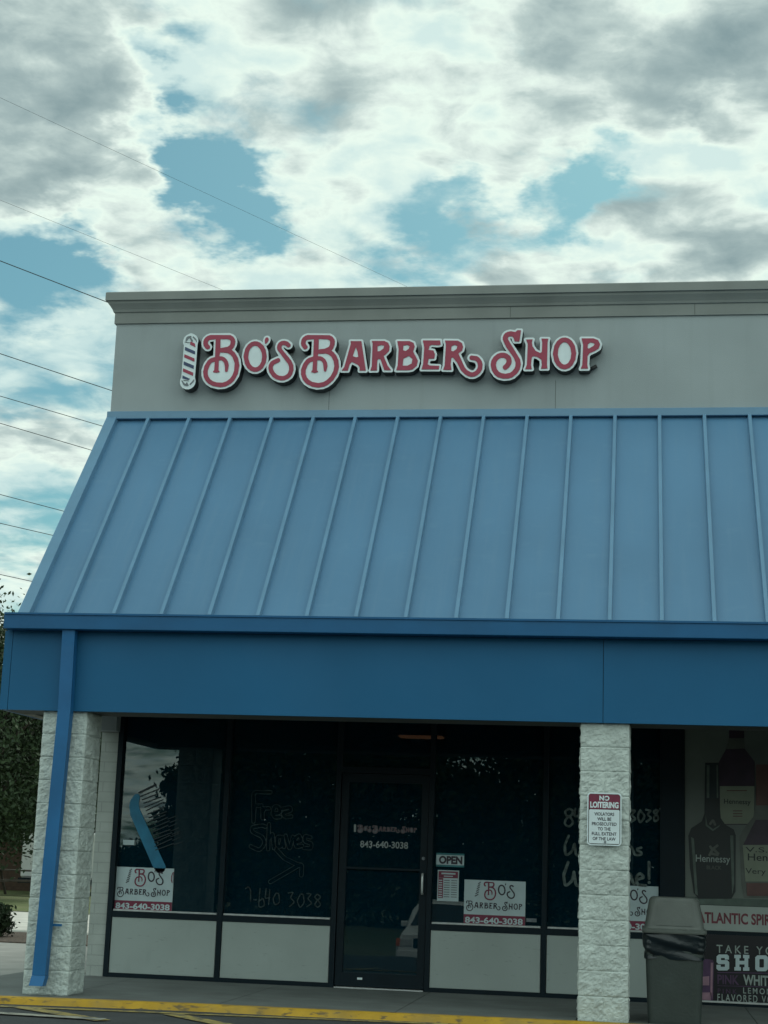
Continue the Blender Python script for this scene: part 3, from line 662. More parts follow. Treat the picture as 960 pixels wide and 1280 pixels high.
NUM2 = [[(85, 375), (50, 400), (60, 440), (95, 455), (120, 500), (85, 540), (45, 515), (60, 465), (110, 430), (115, 390), (85, 375)], [(140, 375), (135, 440), (190, 440)], [(180, 380), (175, 500)], [(210, 380), (260, 390), (230, 430), (265, 470), (215, 510)],
        [(320, 440), (370, 440)], [(430, 380), (400, 440), (420, 500), (465, 480), (450, 430), (410, 450)], [(500, 380), (490, 440), (545, 440)], [(540, 380), (535, 500)], [(595, 385), (575, 440), (595, 500), (630, 450), (595, 385)],
        [(650, 390), (690, 395), (665, 435), (695, 470), (650, 500)], [(740, 390), (720, 440), (740, 500), (780, 445), (740, 390)], [(795, 385), (835, 395), (810, 430), (840, 460), (800, 495)], [(885, 385), (865, 410), (900, 440), (905, 475), (875, 490), (870, 450), (905, 400), (885, 385)]]
WALK = [[(80, 625), (45, 710), (55, 800), (110, 770), (135, 700), (150, 800), (215, 780), (230, 640)], [(265, 740), (290, 720), (300, 790), (260, 800), (262, 740), (305, 800)], [(330, 620), (325, 800)], [(370, 630), (365, 800)], [(430, 720), (375, 760), (430, 800)], [(460, 750), (510, 750)], [(550, 720), (550, 800)], [(610, 800), (610, 720), (660, 730), (685, 790), (695, 800)], [(750, 735), (715, 745), (720, 765), (750, 780), (745, 800), (710, 805)]]
WELC = [[(75, 870), (35, 980), (50, 1080), (110, 1040), (130, 960), (150, 1080), (210, 1050), (220, 890)], [(260, 1010), (320, 1000), (290, 950), (258, 1010), (290, 1080), (330, 1070)], [(370, 880), (365, 1075)], [(450, 970), (400, 1000), (410, 1075), (460, 1070)], [(500, 970), (480, 1040), (520, 1080), (545, 1010), (500, 970)], [(575, 1080), (580, 980), (610, 985), (615, 1070), (620, 990), (650, 985), (670, 1050), (685, 1070)], [(705, 1030), (770, 1010), (740, 975), (705, 1010), (720, 1075), (790, 1085)]]
painted('window_number', NUM2, .011, M['chalk'], 'hand painted phone number on the pane behind the right pillar', None, W8)
painted('window_lettering', WALK, .012, M['chalk'], 'hand painted words Walk-ins on the pane behind the right pillar', None, W8)
painted('window_lettering', WELC+[[(822, 870), (822, 1020)], [(822, 1055), (824, 1058)]], .014, M['chalk'], 'hand painted word Welcome with exclamation mark behind the right pillar', None, W8)

# comb painted on the first pane
def W9(p): return xz(140+p[0]/6, 920+p[1]/6, YD)
ct = thing('comb_decal', (.3, YD, 1.5), 'large blue comb shaped decal on the far left window pane', 'decal')
cs = Shape([], [([W9(p) for p in [(185, 460), (165, 510), (175, 580), (205, 650), (235, 730), (275, 820), (330, 920), (360, 985)]], np.array([26, 36, 41, 42, 44, 48, 50, 44])/6/125)])
sheet('spine', cs.loops(0), YD, M['combblue'], ct, .0008)
th = []
for i in range(17):
    f_ = i/16; a = (205+120*f_+18*math.sin(3*f_), 425+430*f_); L_ = 125 if i else 120
    b = (a[0]+L_+10*math.sin(i*2.1)-0*f_, a[1]-52-6*math.cos(i*1.3)); th.append(([W9(a), W9(b)], (4.2 if i else 8)/6/125))
    if i > 8: th.append(([W9((b[0]+5, b[1]+12)), W9((b[0]+65, b[1]-12))], 3.2/6/125))
sheet('teeth', Shape([], th, h=.002).loops(0), YD-.0015, M['combdark'], ct, .0008)

# ------------------------------------------------------------------ no loitering sign
x0, x1, z0, z1 = 4.829, 5.114, 1.42, 1.855; yn = -.046
nl = thing('no_loitering_sign', (x0, 0, z0), 'red and white no loitering sign bolted to the right pillar', 'sign')
sheet('plate', [rrect(x0, x1, z0, z1, .03)], yn, M['white'], nl, .004)
sheet('dark_border', [rrect(x0+.011, x1-.011, z0+.011, z1-.011, .022)], yn-.002, M['return'], nl)
sheet('white_field', [rrect(x0+.016, x1-.016, z0+.016, z1-.14, .012)], yn-.004, M['paper' if False else 'white'], nl)
sheet('red_heading', [rrect(x0+.014, x1-.014, z1-.137, z1-.014, .018)], yn-.004, M['inkred'], nl)
cx = (x0+x1)/2
texts('heading_letters', [('NO', cx-.042, cx+.042, z1-.066, z1-.025), ('LOITERING', cx-.118, cx+.118, z1-.127, z1-.075)], yn-.006, M['white'], nl, bold=.045)
texts('notice_letters', [(s, cx-w, cx+w, z1-.19-.0405*i, z1-.163-.0405*i) for i, (s, w) in enumerate((('VIOLATORS', .082), ('WILL BE', .058), ('PROSECUTED', .102), ('TO THE', .053), ('FULL EXTENT', .102), ('OF THE LAW', .095)))], yn-.006, M['ink'], nl, bold=.016)
[MB().tube([(cx+.008, yn-.012, z), (cx+.008, yn, z)], .009, 10).build('bolt', M['greymark'], nl) for z in (z0+.03, z1-.045)]
MB().box(cx-.05, cx+.05, yn+.0035, .012, z0+.1, z1-.1).build('mounting_plate', M['return'], nl)

# ------------------------------------------------------------------ posters on the neighbouring shop
M['pbg'] = overlay(mat('poster_ground', (.085, .10, .088), .5, .08, 1.5), (.07, .085, .085), .9, .4, .7); M['bottle'] = mat('poster_bottle_black', (.008, .014, .017), .4, .1, 6)
M['bhi'] = mat('poster_highlight', (.05, .07, .06), .5, .15, 10); M['bpur'] = mat('poster_dark_spirit', (.02, .010, .022), .4, .2, 6); M['blab'] = mat('poster_label', (.105, .12, .09), .5, .08, 6)
M['bamber'] = mat('poster_amber', (.045, .02, .018), .45, .15, 6); M['bglass'] = mat('poster_clear_glass', (.06, .068, .06), .45, .15, 6); M['ptext'] = mat('poster_pale_text', (.17, .2, .19), .5, .1, 12)
M['banner'] = mat('banner_white', (.24, .27, .255), .6, .06, 3); M['bred'] = mat('banner_red', (.10, .02, .03), .6, .15, 8); M['black'] = mat('poster_black', (.010, .010, .018), .4, .1, 5); M['ppur'] = mat('poster_purple', (.05, .022, .06), .5, .2, 9); M['ppink'] = mat('poster_pink', (.16, .09, .12), .5, .15, 9)
YP = D-.006
def W3(p): return xz(840+p[0]/5.12, 890+p[1]/5.12, YP)
po = thing('bottle_poster', (5.7, YP, .93), 'tall grey green poster of spirit bottles beside the barber shop', 'poster')
sheet('backdrop', [rect(5.697, 7.88, .93, 2.75)], YP, M['pbg'], po, .002)
sheet('table', [rect(5.697, 7.88, .931, 1.0)], YP-.002, M['bhi'], po, .0008)
def lay(name, pts, i, m): return sheet(name, [[W3(p) for p in pts]], YP-.003-.0015*i, m, po, .0008)
lay('bottle', [(365, 40), (462, 40), (462, 170), (465, 235), (530, 320), (528, 690), (500, 722), (330, 722), (303, 690), (300, 320), (345, 240), (365, 170)], 0, M['bpur'])
lay('bottle_neck', [(366, 168), (461, 168), (464, 234), (347, 238)], 1, M['bglass'])
lay('bottle_label', [(306, 475), (527, 475), (525, 690), (500, 716), (335, 716), (308, 690)], 1, M['blab'])
p = W3((333, 597)); q = W3((503, 560)); text('label_lettering', 'Hennessy', p[0], q[0], p[1], q[1], YP-.0072, M['bottle'], po, bold=.01)
sheet('label_lines', [[W3((350+dx, 500+k*0)), W3((480-dx, 500)), W3((480-dx, 506)), W3((350+dx, 506))][::-1] for dx in (0, )]+[[W3((390, y)), W3((450, y)), W3((450, y+6)), W3((390, y+6))][::-1] for y in (630, 648, 664)], YP-.0072, M['bamber'], po, .0008)
lay('bottle', [(212, 325), (300, 325), (302, 560), (312, 680), (342, 722), (395, 752), (408, 790), (406, 1150), (380, 1195), (170, 1195), (140, 1160), (115, 1000), (105, 790), (122, 745), (190, 700), (208, 650)], 3, M['bottle'])
lay('bottle_foil', [(216, 330), (298, 330), (300, 555), (215, 555)], 4, M['combdark'])
sheet('highlights', [[W3(p) for p in q] for q in ([(122, 800), (140, 810), (165, 1175), (148, 1165)], [(372, 790), (392, 790), (398, 1100), (385, 1170)], [(222, 340), (240, 340), (238, 550), (222, 550)], [(284, 340), (294, 340), (296, 550), (286, 550)], [(215, 660), (225, 720), (262, 750), (310, 720), (300, 735), (262, 762), (215, 728)])], YP-.0107, M['bhi'], po, .0008)
sheet('bottle_emblem', Shape([], [([W3(p) for p in s], .012) for s in ([(240, 915), (260, 880), (290, 855)], [(255, 875), (245, 862)], [(250, 905), (290, 915)], [(268, 880), (295, 905)], [(245, 715), (262, 695), (275, 720)])], h=.003).loops(0), YP-.0107, M['bglass'], po, .0008)
p = W3((152, 972)); q = W3((372, 920)); text('bottle_lettering', 'Hennessy', p[0], q[0], p[1], q[1], YP-.0107, M['ptext'], po, bold=.008)
p = W3((222, 1006)); q = W3((315, 985)); text('bottle_lettering', 'BLACK', p[0], q[0], p[1], q[1], YP-.0107, M['bglass'], po)
lay('bottle', [(535, 335), (760, 335), (755, 590), (765, 670), (850, 770), (850, 1150), (820, 1190), (460, 1190), (445, 1100), (430, 800), (460, 745), (520, 670), (535, 590)], 2, M['bglass'])
lay('spirit', [(535, 690), (740, 690), (840, 790), (838, 850), (455, 850), (500, 760)], 5, M['bpur'])
lay('bottle_label', [(452, 852), (838, 852), (838, 1085), (470, 1085)], 6, M['blab'])
lay('spirit', [(475, 1095), (838, 1095), (820, 1180), (480, 1175)], 7, M['bamber'])
lay('bottle_foil', [(537, 337), (758, 337), (756, 598), (537, 598)], 5, M['bamber'])
p = W3((485, 965)); q = W3((790, 915)); text('label_lettering', 'Hennessy', p[0], q[0], p[1], q[1], YP-.0137, M['bottle'], po, bold=.008)
p = W3((470, 1045)); q = W3((800, 1010)); text('label_lettering', 'Very Special', p[0], q[0], p[1], q[1], YP-.0137, M['bottle'], po)
p = W3((470, 895)); q = W3((610, 868)); text('label_lettering', 'V.S.', p[0], q[0], p[1], q[1], YP-.0137, M['bottle'], po)
def W4(p): return xz(790+p[0]/5.647, 1090+p[1]/5.647, YP)
bn = thing('shop_banner', (5.75, YP, .68), 'white banner with red lettering under the bottle poster', 'banner')
sheet('cloth', [rect(5.70, 7.88, .692, .926)], YP-.001, M['banner'], bn, .002)
p = W4((420, 380)); q = W4((960, 295))
text('banner_lettering', 'ATLANTIC SPIRITS', 5.81, 6.63, .757, .862, YP-.003, M['bred'], bn, bold=.03)
pk = thing('vodka_poster', (5.86, YP, .02), 'dark purple poster with white slab lettering at floor level', 'poster')
sheet('backdrop', [rect(5.70, 7.88, .045, .655)], YP-.001, M['black'], pk, .002)
def row(s, x0, x1, y0, y1, m, bold=.01, sp_=1.0):
    a = W4((x0, y1)); b = W4((x1, y0)); text('poster_lettering', s, a[0], b[0], a[1], b[1], YP-.004, m, pk, bold=bold, space=sp_)
row('TAKE YOUR', 597, 1130, 535, 570, M['ptext'], .01, 1.5)
def slab(name, ls):
    sheet(name, [[W4(p) for p in l] for l in ls], YP-.004, M['paper'], pk, .0008)
slab('slab_letter', [[(613, 582), (672, 582), (684, 594), (684, 618), (655, 618), (655, 607), (628, 607), (628, 622), (672, 622), (686, 636), (686, 682), (672, 695), (610, 695), (596, 682), (596, 655), (626, 655), (626, 669), (656, 669), (656, 650), (611, 650), (597, 636), (597, 596)]])
slab('slab_letter', [[(722, 584), (768, 584), (768, 608), (758, 608), (758, 627), (794, 627), (794, 608), (784, 608), (784, 584), (828, 586), (828, 610), (820, 610), (820, 672), (828, 672), (828, 697), (784, 697), (784, 673), (794, 673), (794, 652), (758, 652), (758, 671), (768, 671), (768, 696), (722, 695), (722, 671), (731, 671), (731, 608), (722, 608)]])
slab('slab_letter', [[(885, 588), (945, 588), (960, 602), (960, 686), (945, 700), (885, 700), (870, 686), (870, 602)], [(903, 614), (927, 614), (931, 618), (931, 670), (927, 674), (903, 674), (899, 670), (899, 618)]])
slab('slab_letter', [[(1000, 590), (1095, 592), (1095, 625), (1072, 625), (1072, 616), (1062, 616), (1062, 676), (1072, 676), (1072, 702), (1022, 702), (1022, 676), (1032, 676), (1032, 616), (1022, 616), (1022, 625), (1000, 625)]])
row('PINK', 603, 755, 730, 790, M['ppur'], .03)
row('WHITNEY', 785, 1090, 738, 798, M['ptext'], .03)
row('PINK', 605, 740, 828, 855, M['ppur'], .01, 1.5); row('LEMONADE', 785, 1110, 830, 857, M['ptext'], .01, 1.4)
row('FLAVORED VODKA', 603, 1115, 882, 910, M['ptext'], .01, 1.35)
def rl(name, qs, m, i=0): sheet(name, [[W4(p) for p in q][::-1] for q in qs], YP-.004-.0015*i, m, pk, .0008)
rl('rule', [[(603, 706), (1110, 714), (1110, 720), (603, 712)], [(603, 800), (1110, 812), (1110, 817), (603, 805)]], M['ppur'])
rl('bottle', [[(470, 640), (500, 610), (570, 620), (578, 640), (572, 915), (470, 905)]], M['ppur'])
rl('bottle_shine', [[(556, 640), (572, 640), (566, 900), (552, 900)], [(480, 740), (545, 735), (545, 800), (480, 800)], [(480, 850), (560, 850), (556, 905), (480, 900)]], M['ppink'], 1)
bx('poster_frame', M['silver'], pk, 5.70, 7.88, D-.02, D-.0015, .028, .044)

for k_, g_ in (('pbg', 1.75), ('bhi', 1.7), ('bpur', 1.7), ('blab', 1.9), ('bamber', 2.4), ('bglass', 1.6), ('ptext', 1.8), ('banner', 1.4), ('bred', 1.8), ('ppur', 1.5), ('ppink', 1.9), ('black', .5), ('bottle', .8)):
    mx_ = nodes(M[k_])[3]
    for q_ in (6, 7): c_ = mx_.inputs[q_].default_value; mx_.inputs[q_].default_value = (c_[0]*g_, c_[1]*g_, c_[2]*g_, 1)
# ------------------------------------------------------------------ litter bin
bc = (5.552, .36)
tb = thing('litter_bin', (bc[0], bc[1], 0), 'grey plastic litter bin with hooded lid and black bag by the pillar', 'bin')
def rr(cx, cy, w, d, z, r_, n=5, wob=0, ph=0):
    o = []
    for sx, sy, a in ((1, -1, -90), (1, 1, 0), (-1, 1, 90), (-1, -1, 180)):
        for k in range(n+1):
            t_ = R(a+90*k/n); x = cx+sx*(w/2-r_)+r_*math.cos(t_); y = cy+sy*(d/2-r_)+r_*math.sin(t_)
            o.append((x+wob*mnoise.noise(Vector((x*9, y*9, z*22+ph))), y+wob*mnoise.noise(Vector((x*9+5, y*9, z*22+ph))), z))
    return o
MB().loft([rr(*bc, .43, .43, .0, .04), rr(*bc, .435, .435, .02, .045), rr(*bc, .475, .475, .56, .05), rr(*bc, .47, .47, .70, .05)]).build('bin_body', M['bin'], tb, False)
bag = MB()
def dense(ring, k=4):
    o = []
    for i in range(len(ring)):
        a, b = np.array(ring[i]), np.array(ring[(i+1) % len(ring)])
        for j in range(k): o.append(tuple(a+(b-a)*j/k))
    return o
rings = []
for z, w in [(.735-.0108*q_, .485+.022*math.sin(math.pi*min(1, q_/16+.12))) for q_ in range(21)]:
    rg = dense(rr(*bc, w, w, z, .06), 5); out = []
    for i, (x, y, zz) in enumerate(rg):
        d_ = np.array([x-bc[0], y-bc[1]]); d_ = d_/np.linalg.norm(d_); fold = .007*math.sin((x-y)*16+z*62)+.004*math.sin((x-y)*31+z*100+1)+.012*mnoise.noise(Vector((x*7+z*9, y*7, z*7)))
        zz2 = zz+(.012*mnoise.noise(Vector((x*8, y*8, 3))) if z < .55 else 0); out.append((x+d_[0]*fold, y+d_[1]*fold, zz2))
    rings.append(out)
bag.loft(rings, cap=False).build('bin_bag', M['bag'], tb, True)
ld = MB(); ld.loft([rr(*bc, .525, .525, .725, .05), rr(*bc, .53, .53, .735, .05), rr(*bc, .53, .53, .758, .05), rr(*bc, .50, .50, .765, .05), rr(*bc, .485, .485, .78, .055), rr(*bc, .435, .435, .93, .06), rr(*bc, .415, .415, .99, .07), rr(*bc, .385, .385, 1.012, .07), rr(*bc, .34, .34, 1.018, .07)])
lid = ld.build('lid', M['lid'], tb)
MB().loft([[(bc[0]-.15, bc[1]-.236, .79), (bc[0]+.15, bc[1]-.236, .79), (bc[0]+.135, bc[1]-.208, .965), (bc[0]-.135, bc[1]-.208, .965)], [(bc[0]-.15, bc[1]-.245, .79), (bc[0]+.15, bc[1]-.245, .79), (bc[0]+.135, bc[1]-.2165, .965), (bc[0]-.135, bc[1]-.2165, .965)]]).build('flap', M['lid'], lid)

# soffit lamp, waiting chairs
sl2 = thing('canopy_lamp', (2.92, 1.2, 2.5), 'dim warm strip lamp under the canopy above the shop door', 'lamp')
M['lamp'] = mat('lamp_diffuser', (.55, .30, .18), .5, .1, 4); lb_ = M['lamp'].node_tree.nodes['Principled BSDF']; lb_.inputs['Emission Color'].default_value = (1, .42, .2, 1); lb_.inputs['Emission Strength'].default_value = .22
bx('housing', M['dark'], sl2, 2.66, 3.18, 1.1, 1.3, 2.575, 2.757); MB().box(2.68, 3.16, 1.11, 1.29, 2.548, 2.575, bev=.01).build('diffuser', M['lamp'], sl2)
def chair(x, y, label):
    c = thing('waiting_chair', (x, y, 0), label, 'chair', 'waiting chairs behind the shop glass')
    MB().box(x-.26, x+.26, y-.25, y+.25, .34, .47, bev=.04).build('seat', M['leather'], c)
    rg = [[(x-.28+.0, y0, .40), (x+.28, y0, .40), (x+.29, y0, .72), (x+.22, y0, .84), (x+.1, y0, .89), (x-.1, y0, .89), (x-.22, y0, .84), (x-.29, y0, .72)] for y0 in (y-.33, y-.23)]
    MB().loft(rg).build('backrest', M['leather'], c)
    for sx in (-.22, .22):
        for sy in (-.2, .2): MB().tube([(x+sx, y+sy, .003), (x+sx*.9, y+sy*.9, .36)], .018).build('leg', M['frame'], c)
chair(1.42, D+.55, 'brown round backed chair nearest the left mullion behind the glass'); chair(2.02, D+.6, 'brown round backed chair beside the door behind the glass')

# ------------------------------------------------------------------ trees
def leaf_mat(name, c1_, c2_):
    m = mat(name, c1_, .7, .2, 2.2, col2=c2_, spec=.25); N, L, b, mx = nodes(m)
    return m
M['leaf'] = leaf_mat('oak_leaf', (.05, .08, .035), (.018, .034, .018)); M['leaf2'] = leaf_mat('pine_leaf', (.04, .065, .03), (.016, .03, .016)); M['leaf3'] = leaf_mat('far_leaf', (.028, .05, .026), (.013, .026, .014)); M['leaf3'].node_tree.nodes['Principled BSDF'].inputs['Specular IOR Level'].default_value = 0; M['bark'] = mat('bark', (.06, .048, .038), .95, .3, 8, .02, 20)
def leaves_mesh(name, C, size, jitter):
    n = len(C); nrm = rng.normal(size=(n, 3)); nrm /= np.linalg.norm(nrm, axis=1)[:, None]
    t = np.cross(nrm, rng.normal(size=(n, 3))); t /= np.linalg.norm(t, axis=1)[:, None]; b = np.cross(nrm, t)
    s = size*rng.uniform(.55, 1.35, (n, 1)); q = np.stack([C-t*s, C+b*s*.5, C+t*s, C-b*s*.5], 1).reshape(-1, 3)
    me = bpy.data.meshes.new(name); me.vertices.add(4*n); me.vertices.foreach_set('co', q.astype(np.float32).ravel())
    me.loops.add(4*n); me.loops.foreach_set('vertex_index', np.arange(4*n, dtype=np.int32)); me.polygons.add(n)
    me.polygons.foreach_set('loop_start', np.arange(0, 4*n, 4, dtype=np.int32)); me.update(calc_edges=True); me.validate(); return me
def tree(x, y, z0, h, w, base, nl, label, m, leaf=.11, nclump=90):
    t = thing('tree', (x, y, z0), label, 'tree')
    tr = MB(); tr.tube([(x, y, z0-.1), (x+.05*h*.2, y, z0+h*.25), (x-.02*h, y+.02*h, z0+h*.55), (x, y, z0+h*.85)], [h*.03, h*.024, h*.016, h*.004], 8)
    cl = []
    for i in range(nclump):
        while True:
            p = rng.uniform(-1, 1, 3)
            if .25 < p@p < 1: break
        k = 1-.35*max(0, p[2]); c = np.array([x+p[0]*w*k*.5, y+p[1]*w*k*.5, z0+base+(p[2]*.5+.5)*(h-base)]); cl.append(c)
        if i % 5 == 0: a = np.array([x, y, z0+base*.6+(c[2]-z0-base*.6)*.45]); tr.tube([a, (a+c)/2+[0, 0, .15], c], [h*.009, h*.006, h*.002], 5)
    tr.build('trunk', M['bark'], t, True)
    per = nl//nclump; pts = []
    for c in cl:
        r_ = w*rng.uniform(.05, .10); d_ = rng.normal(size=(int(per*rng.uniform(.5, 1.5)), 3))*r_*np.array([1, 1, .7]); pts.append(c+d_)
    link('crown', leaves_mesh('crown', np.concatenate(pts), leaf, 0), m, t)
tree(-11.8, 27, -.09, 7.2, 7.0, 1.25, 56000, 'dark spreading tree nearest the left pillar beyond the lawn', M['leaf'], .065, 150)
tree(-19.5, 31, -.09, 7.6, 8.0, 1.4, 40000, 'dark tree further left past the lawn', M['leaf'], .08)
tree(-13.4, 37, -.09, 6.8, 6.0, 2.0, 24000, 'tree with thin crown standing further back above the white trailer', M['leaf'], .07)
tree(-15.5, 46, -.09, 7.2, 8.5, 1.8, 18000, 'taller tree behind the brick house', M['leaf2'], .1)
# shrub in the mulch bed
p = ground(5, 1168, -.03)
sb = thing('shrub', (float(p[0])+.12, float(p[1])-.6, -.03), 'small dark shrub in the mulch bed by the drive', 'shrub')
bsx = WL[sb]; cl = []
stm = MB()
for i in range(26):
    w_ = rng.uniform(0, 6.28); r_ = rng.uniform(.05, .24); c = np.array([bsx.x+r_*math.cos(w_), bsx.y+r_*math.sin(w_), -.03+rng.uniform(.10, .36)]); cl.append(c+rng.normal(size=(130, 3))*.06)
    stm.tube([(bsx.x, bsx.y, -.05), tuple(c)], [.008, .003], 5)
stm.build('stems', M['bark'], sb); link('foliage', leaves_mesh('foliage', np.concatenate(cl), .032, 0), M['leaf2'], sb)

# brick house, white trailer and picnic table beyond the lawn
M['brick'] = block_joints(mat('brown_brick', (.11, .07, .05), .9, .15, 6), .22, .075, 'x')
hx, _ = xz(20, 1100, 36)
hs = thing('brick_house', (hx-5, 36, 0), 'brown brick house behind the trees at the far left', 'house')
bx('wall', M['brick'], hs, hx-10, hx+.45, 36, 43, -.12, 1.7)
rf = MB(); rf.prism([(35.7, 1.68), (43.3, 1.68), (39.5, 2.5)], hx-10.4, hx+.9, 'x'); rf.build('roof', mat('shingle', (.022, .024, .024), .9, .2, 6), hs)
bx('window', M['frame'], hs, hx-3.2, hx-2.0, 35.97, 36.02, .7, 1.5); bx('door', M['frame'], hs, hx-5.2, hx-4.3, 35.97, 36.02, -.1, 1.6)
tx0, _ = xz(25, 1090, 33); tx0 -= .2; tx1 = tx0+2.6
tl = thing('box_trailer', (tx0+1.3, 33, -.09), 'white box trailer standing at the end of the brick house', 'trailer')
MB().box(tx0+.2, tx1, 33, 38, .42, 1.75, bev=.05).build('body', mat('trailer_white', (.78, .79, .77), .5, .05, 2), tl)
for yy in (35.0, 35.9):
    for xx in (tx0+.25, tx1-.05): MB().tube([(xx-.1, yy, .24), (xx+.1, yy, .24)], .33, 18).build('wheel', M['dome'], tl)
bx('chassis', M['frame'], tl, tx0+.3, tx1-.1, 32.6, 38, .27, .419)
px_, _ = xz(24, 1115, 31)
pt = thing('picnic_table', (px_, 31, -.08), 'dark wooden picnic table on the lawn by the trailer', 'table')
M['wood'] = mat('weathered_wood', (.10, .085, .07), .9, .2, 8)
bx('tabletop', M['wood'], pt, px_-.9, px_+.9, 30.65, 31.35, .62, .66)
for yy in (30.2, 31.6): bx('bench', M['wood'], pt, px_-.9, px_+.9, yy, yy+.25, .34, .38)
for xx in (px_-.65, px_+.65): MB().tube([(xx, 30.3, -.08), (xx, 30.85, .62)], .04, 4).tube([(xx, 31.7, -.08), (xx, 31.15, .62)], .04, 4).tube([(xx, 30.25, .33), (xx, 31.8, .33)], .035, 4).build('leg', M['wood'], pt)

# ------------------------------------------------------------------ power lines on two poles
PA, PB = np.array([-9.0, 6.0]), np.array([15.0, 42.0])
def on_line(px, py):
    d = ray(px, py); A = np.array([[d[0], -(PB-PA)[0]], [d[1], -(PB-PA)[1]]]); t, s = np.linalg.solve(A, PA-CAM[:2]); return s, CAM[2]+d[2]*t
M['wire'] = mat('wire', (.05, .055, .06), .6, .1, 2)
WIRES = [((0, 122), (480, 345), .004, 'highest thin power line crossing the clouds over the parapet'), ((0, 250), (272, 360), .004, 'second thin power line ending above the left parapet corner'), ((0, 326), (135, 378), .013, 'thick power line meeting the left end of the cornice'),
         ((0, 442), (139, 488), .012, 'power line passing just under the cornice corner at the left'), ((0, 495), (126, 532), .010, 'power line meeting the top corner of the blue roof'), ((0, 529), (112, 562), .010, 'power line just below the top corner of the blue roof'),
         ((0, 618), (76, 638), .010, 'power line meeting the middle of the blue roof edge'), ((0, 654), (61, 668), .010, 'power line a little below the middle of the roof edge'), ((0, 718), (32, 725), .010, 'lowest power line near the bottom of the roof edge')]
zl = []; zr = []
for a, b, r_, lab in WIRES:
    s0, h0 = on_line(*a); s1, h1 = on_line(*b); zz = lambda s: h0+(h1-h0)*(s-s0)/(s1-s0)
    pa = (PA[0], PA[1], zz(0)); pb2 = (PB[0], PB[1], max(zz(1), 2.0)); zl.append(pa[2]); zr.append(pb2[2])
    w = thing('power_line', pa, lab, 'power line', 'power lines left of the shop'); MB().tube([pa, pb2], r_*.62, 5).build('cable', M['wire'], w)
for (x, y), zs_, lab in ((PA, zl, 'tall wooden utility pole left of the shop'), (PB, zr, 'wooden utility pole standing behind the shop')):
    u = thing('utility_pole', (x, y, -.1), lab, 'pole'); hgt = max(zs_)+.8
    MB().tube([(x, y, -.2), (x, y, hgt)], [.16, .1], 10).build('pole', M['bark'], u)
    for z in sorted(zs_): MB().tube([(x, y-.12, z), (x, y+.12, z)], .03, 8).build('insulator', M['greymark'], u)

# ------------------------------------------------------------------ what the glass mirrors: wood, road sign, car
def mirror_x(px, Y): return xz(px, 1050, 2*D-Y)[0]
wd = []
ztop = lambda x: 9.5+1.6*mnoise.noise(Vector((x*.13, 2, 1)))+.8*mnoise.noise(Vector((x*.6, 4, 1)))
YW = -52
ga, gb = mirror_x(163, YW), mirror_x(207, YW); da, db = mirror_x(572, YW), mirror_x(624, YW)
for i in range(5200):
    x = rng.uniform(-38, 26); y = YW-rng.uniform(0, 7); x_ = x; x = CAM[0]+(x-CAM[0])*(2*D-YW-CAM[1])/(2*D-y-CAM[1]); top = ztop(x_)
    if ga-3 < x < gb: top = 1.0+.35*math.sin(x*3)+.5*abs(mnoise.noise(Vector((x*1.5, 0, 0))))
    elif gb <= x < gb+1.6: top = min(top, 4.6+1.2*mnoise.noise(Vector((x*2, 1, 0))))
    if da < x < db: top = min(top, 5.1)
    z = -1.4+(top+1.4)*rng.uniform(0, 1)**.8; 
    wd.append(np.array([x_, y, z])+rng.normal(size=(70, 3))*np.array([.7, .5, .45])*(.5 if ga-3.5 < x < gb+1.5 else 1))
wood = link('woodland', leaves_mesh('woodland', np.concatenate(wd), .16, 0), M['leaf3']); tag(wood, 'band of trees beyond the road mirrored in the shop glass', 'woodland', kind='stuff')
YR = -34; rx = mirror_x(204, YR); qx = mirror_x(225, YR)
zt = xz(215, 988, 2*D-YR)[1]; zb = xz(215, 1008, 2*D-YR)[1]
rs = thing('road_sign', (rx, YR, -1.45), 'dark road sign on a thin post mirrored in the left pane', 'sign')
MB().tube([(rx, YR, -1.5), (rx, YR, zt)], .045, 8).build('post', M['frame'], rs); bx('board', M['frame'], rs, rx-.02, qx, YR-.03, YR+.03, zb, zt)
# light coloured car facing the shop
YC = -21; xa, xb = mirror_x(497, YC), mirror_x(600, YC); cxm = (xa+xb)/2; zg = -1.06
zg = float(np.interp(YC-1.5, ya, za))
car = thing('parked_car', (cxm, YC-2.2, zg), 'silver car facing the shop front mirrored in the door glass', 'car')
M['carpaint'] = mat('silver_car_paint', (.70, .71, .69), .35, .05, 2); M['carglass'] = mat('car_glass', (.012, .016, .018), .08, .1, 2); M['amber'] = mat('amber_lens', (.75, .16, .04), .25, .1, 9); M['lens'] = mat('headlamp_lens', (.55, .56, .54), .15, .1, 9)
hw = (xb-xa)/2
def sec(y, zb_, zt_, w, tw): return [(cxm-w, y, zg+zb_), (cxm-w, y, zg+(zb_+zt_)*.55), (cxm-tw, y, zg+zt_), (cxm+tw, y, zg+zt_), (cxm+w, y, zg+(zb_+zt_)*.55), (cxm+w, y, zg+zb_)]
MB().loft([sec(YC, .35, .95, hw*.92, hw*.78), sec(YC-.15, .28, 1.02, hw, hw*.84), sec(YC-1.2, .28, 1.12, hw, hw*.88), sec(YC-3.6, .28, 1.14, hw, hw*.9), sec(YC-4.5, .32, 1.1, hw*.97, hw*.85)]).build('body', M['carpaint'], car)
MB().loft([sec(YC-1.15, 1.1, 1.13, hw*.86, hw*.86), sec(YC-1.85, 1.1, 1.66, hw*.84, hw*.68), sec(YC-3.5, 1.1, 1.68, hw*.84, hw*.68), sec(YC-4.3, 1.1, 1.2, hw*.84, hw*.8)]).build('cabin', M['carpaint'], car)
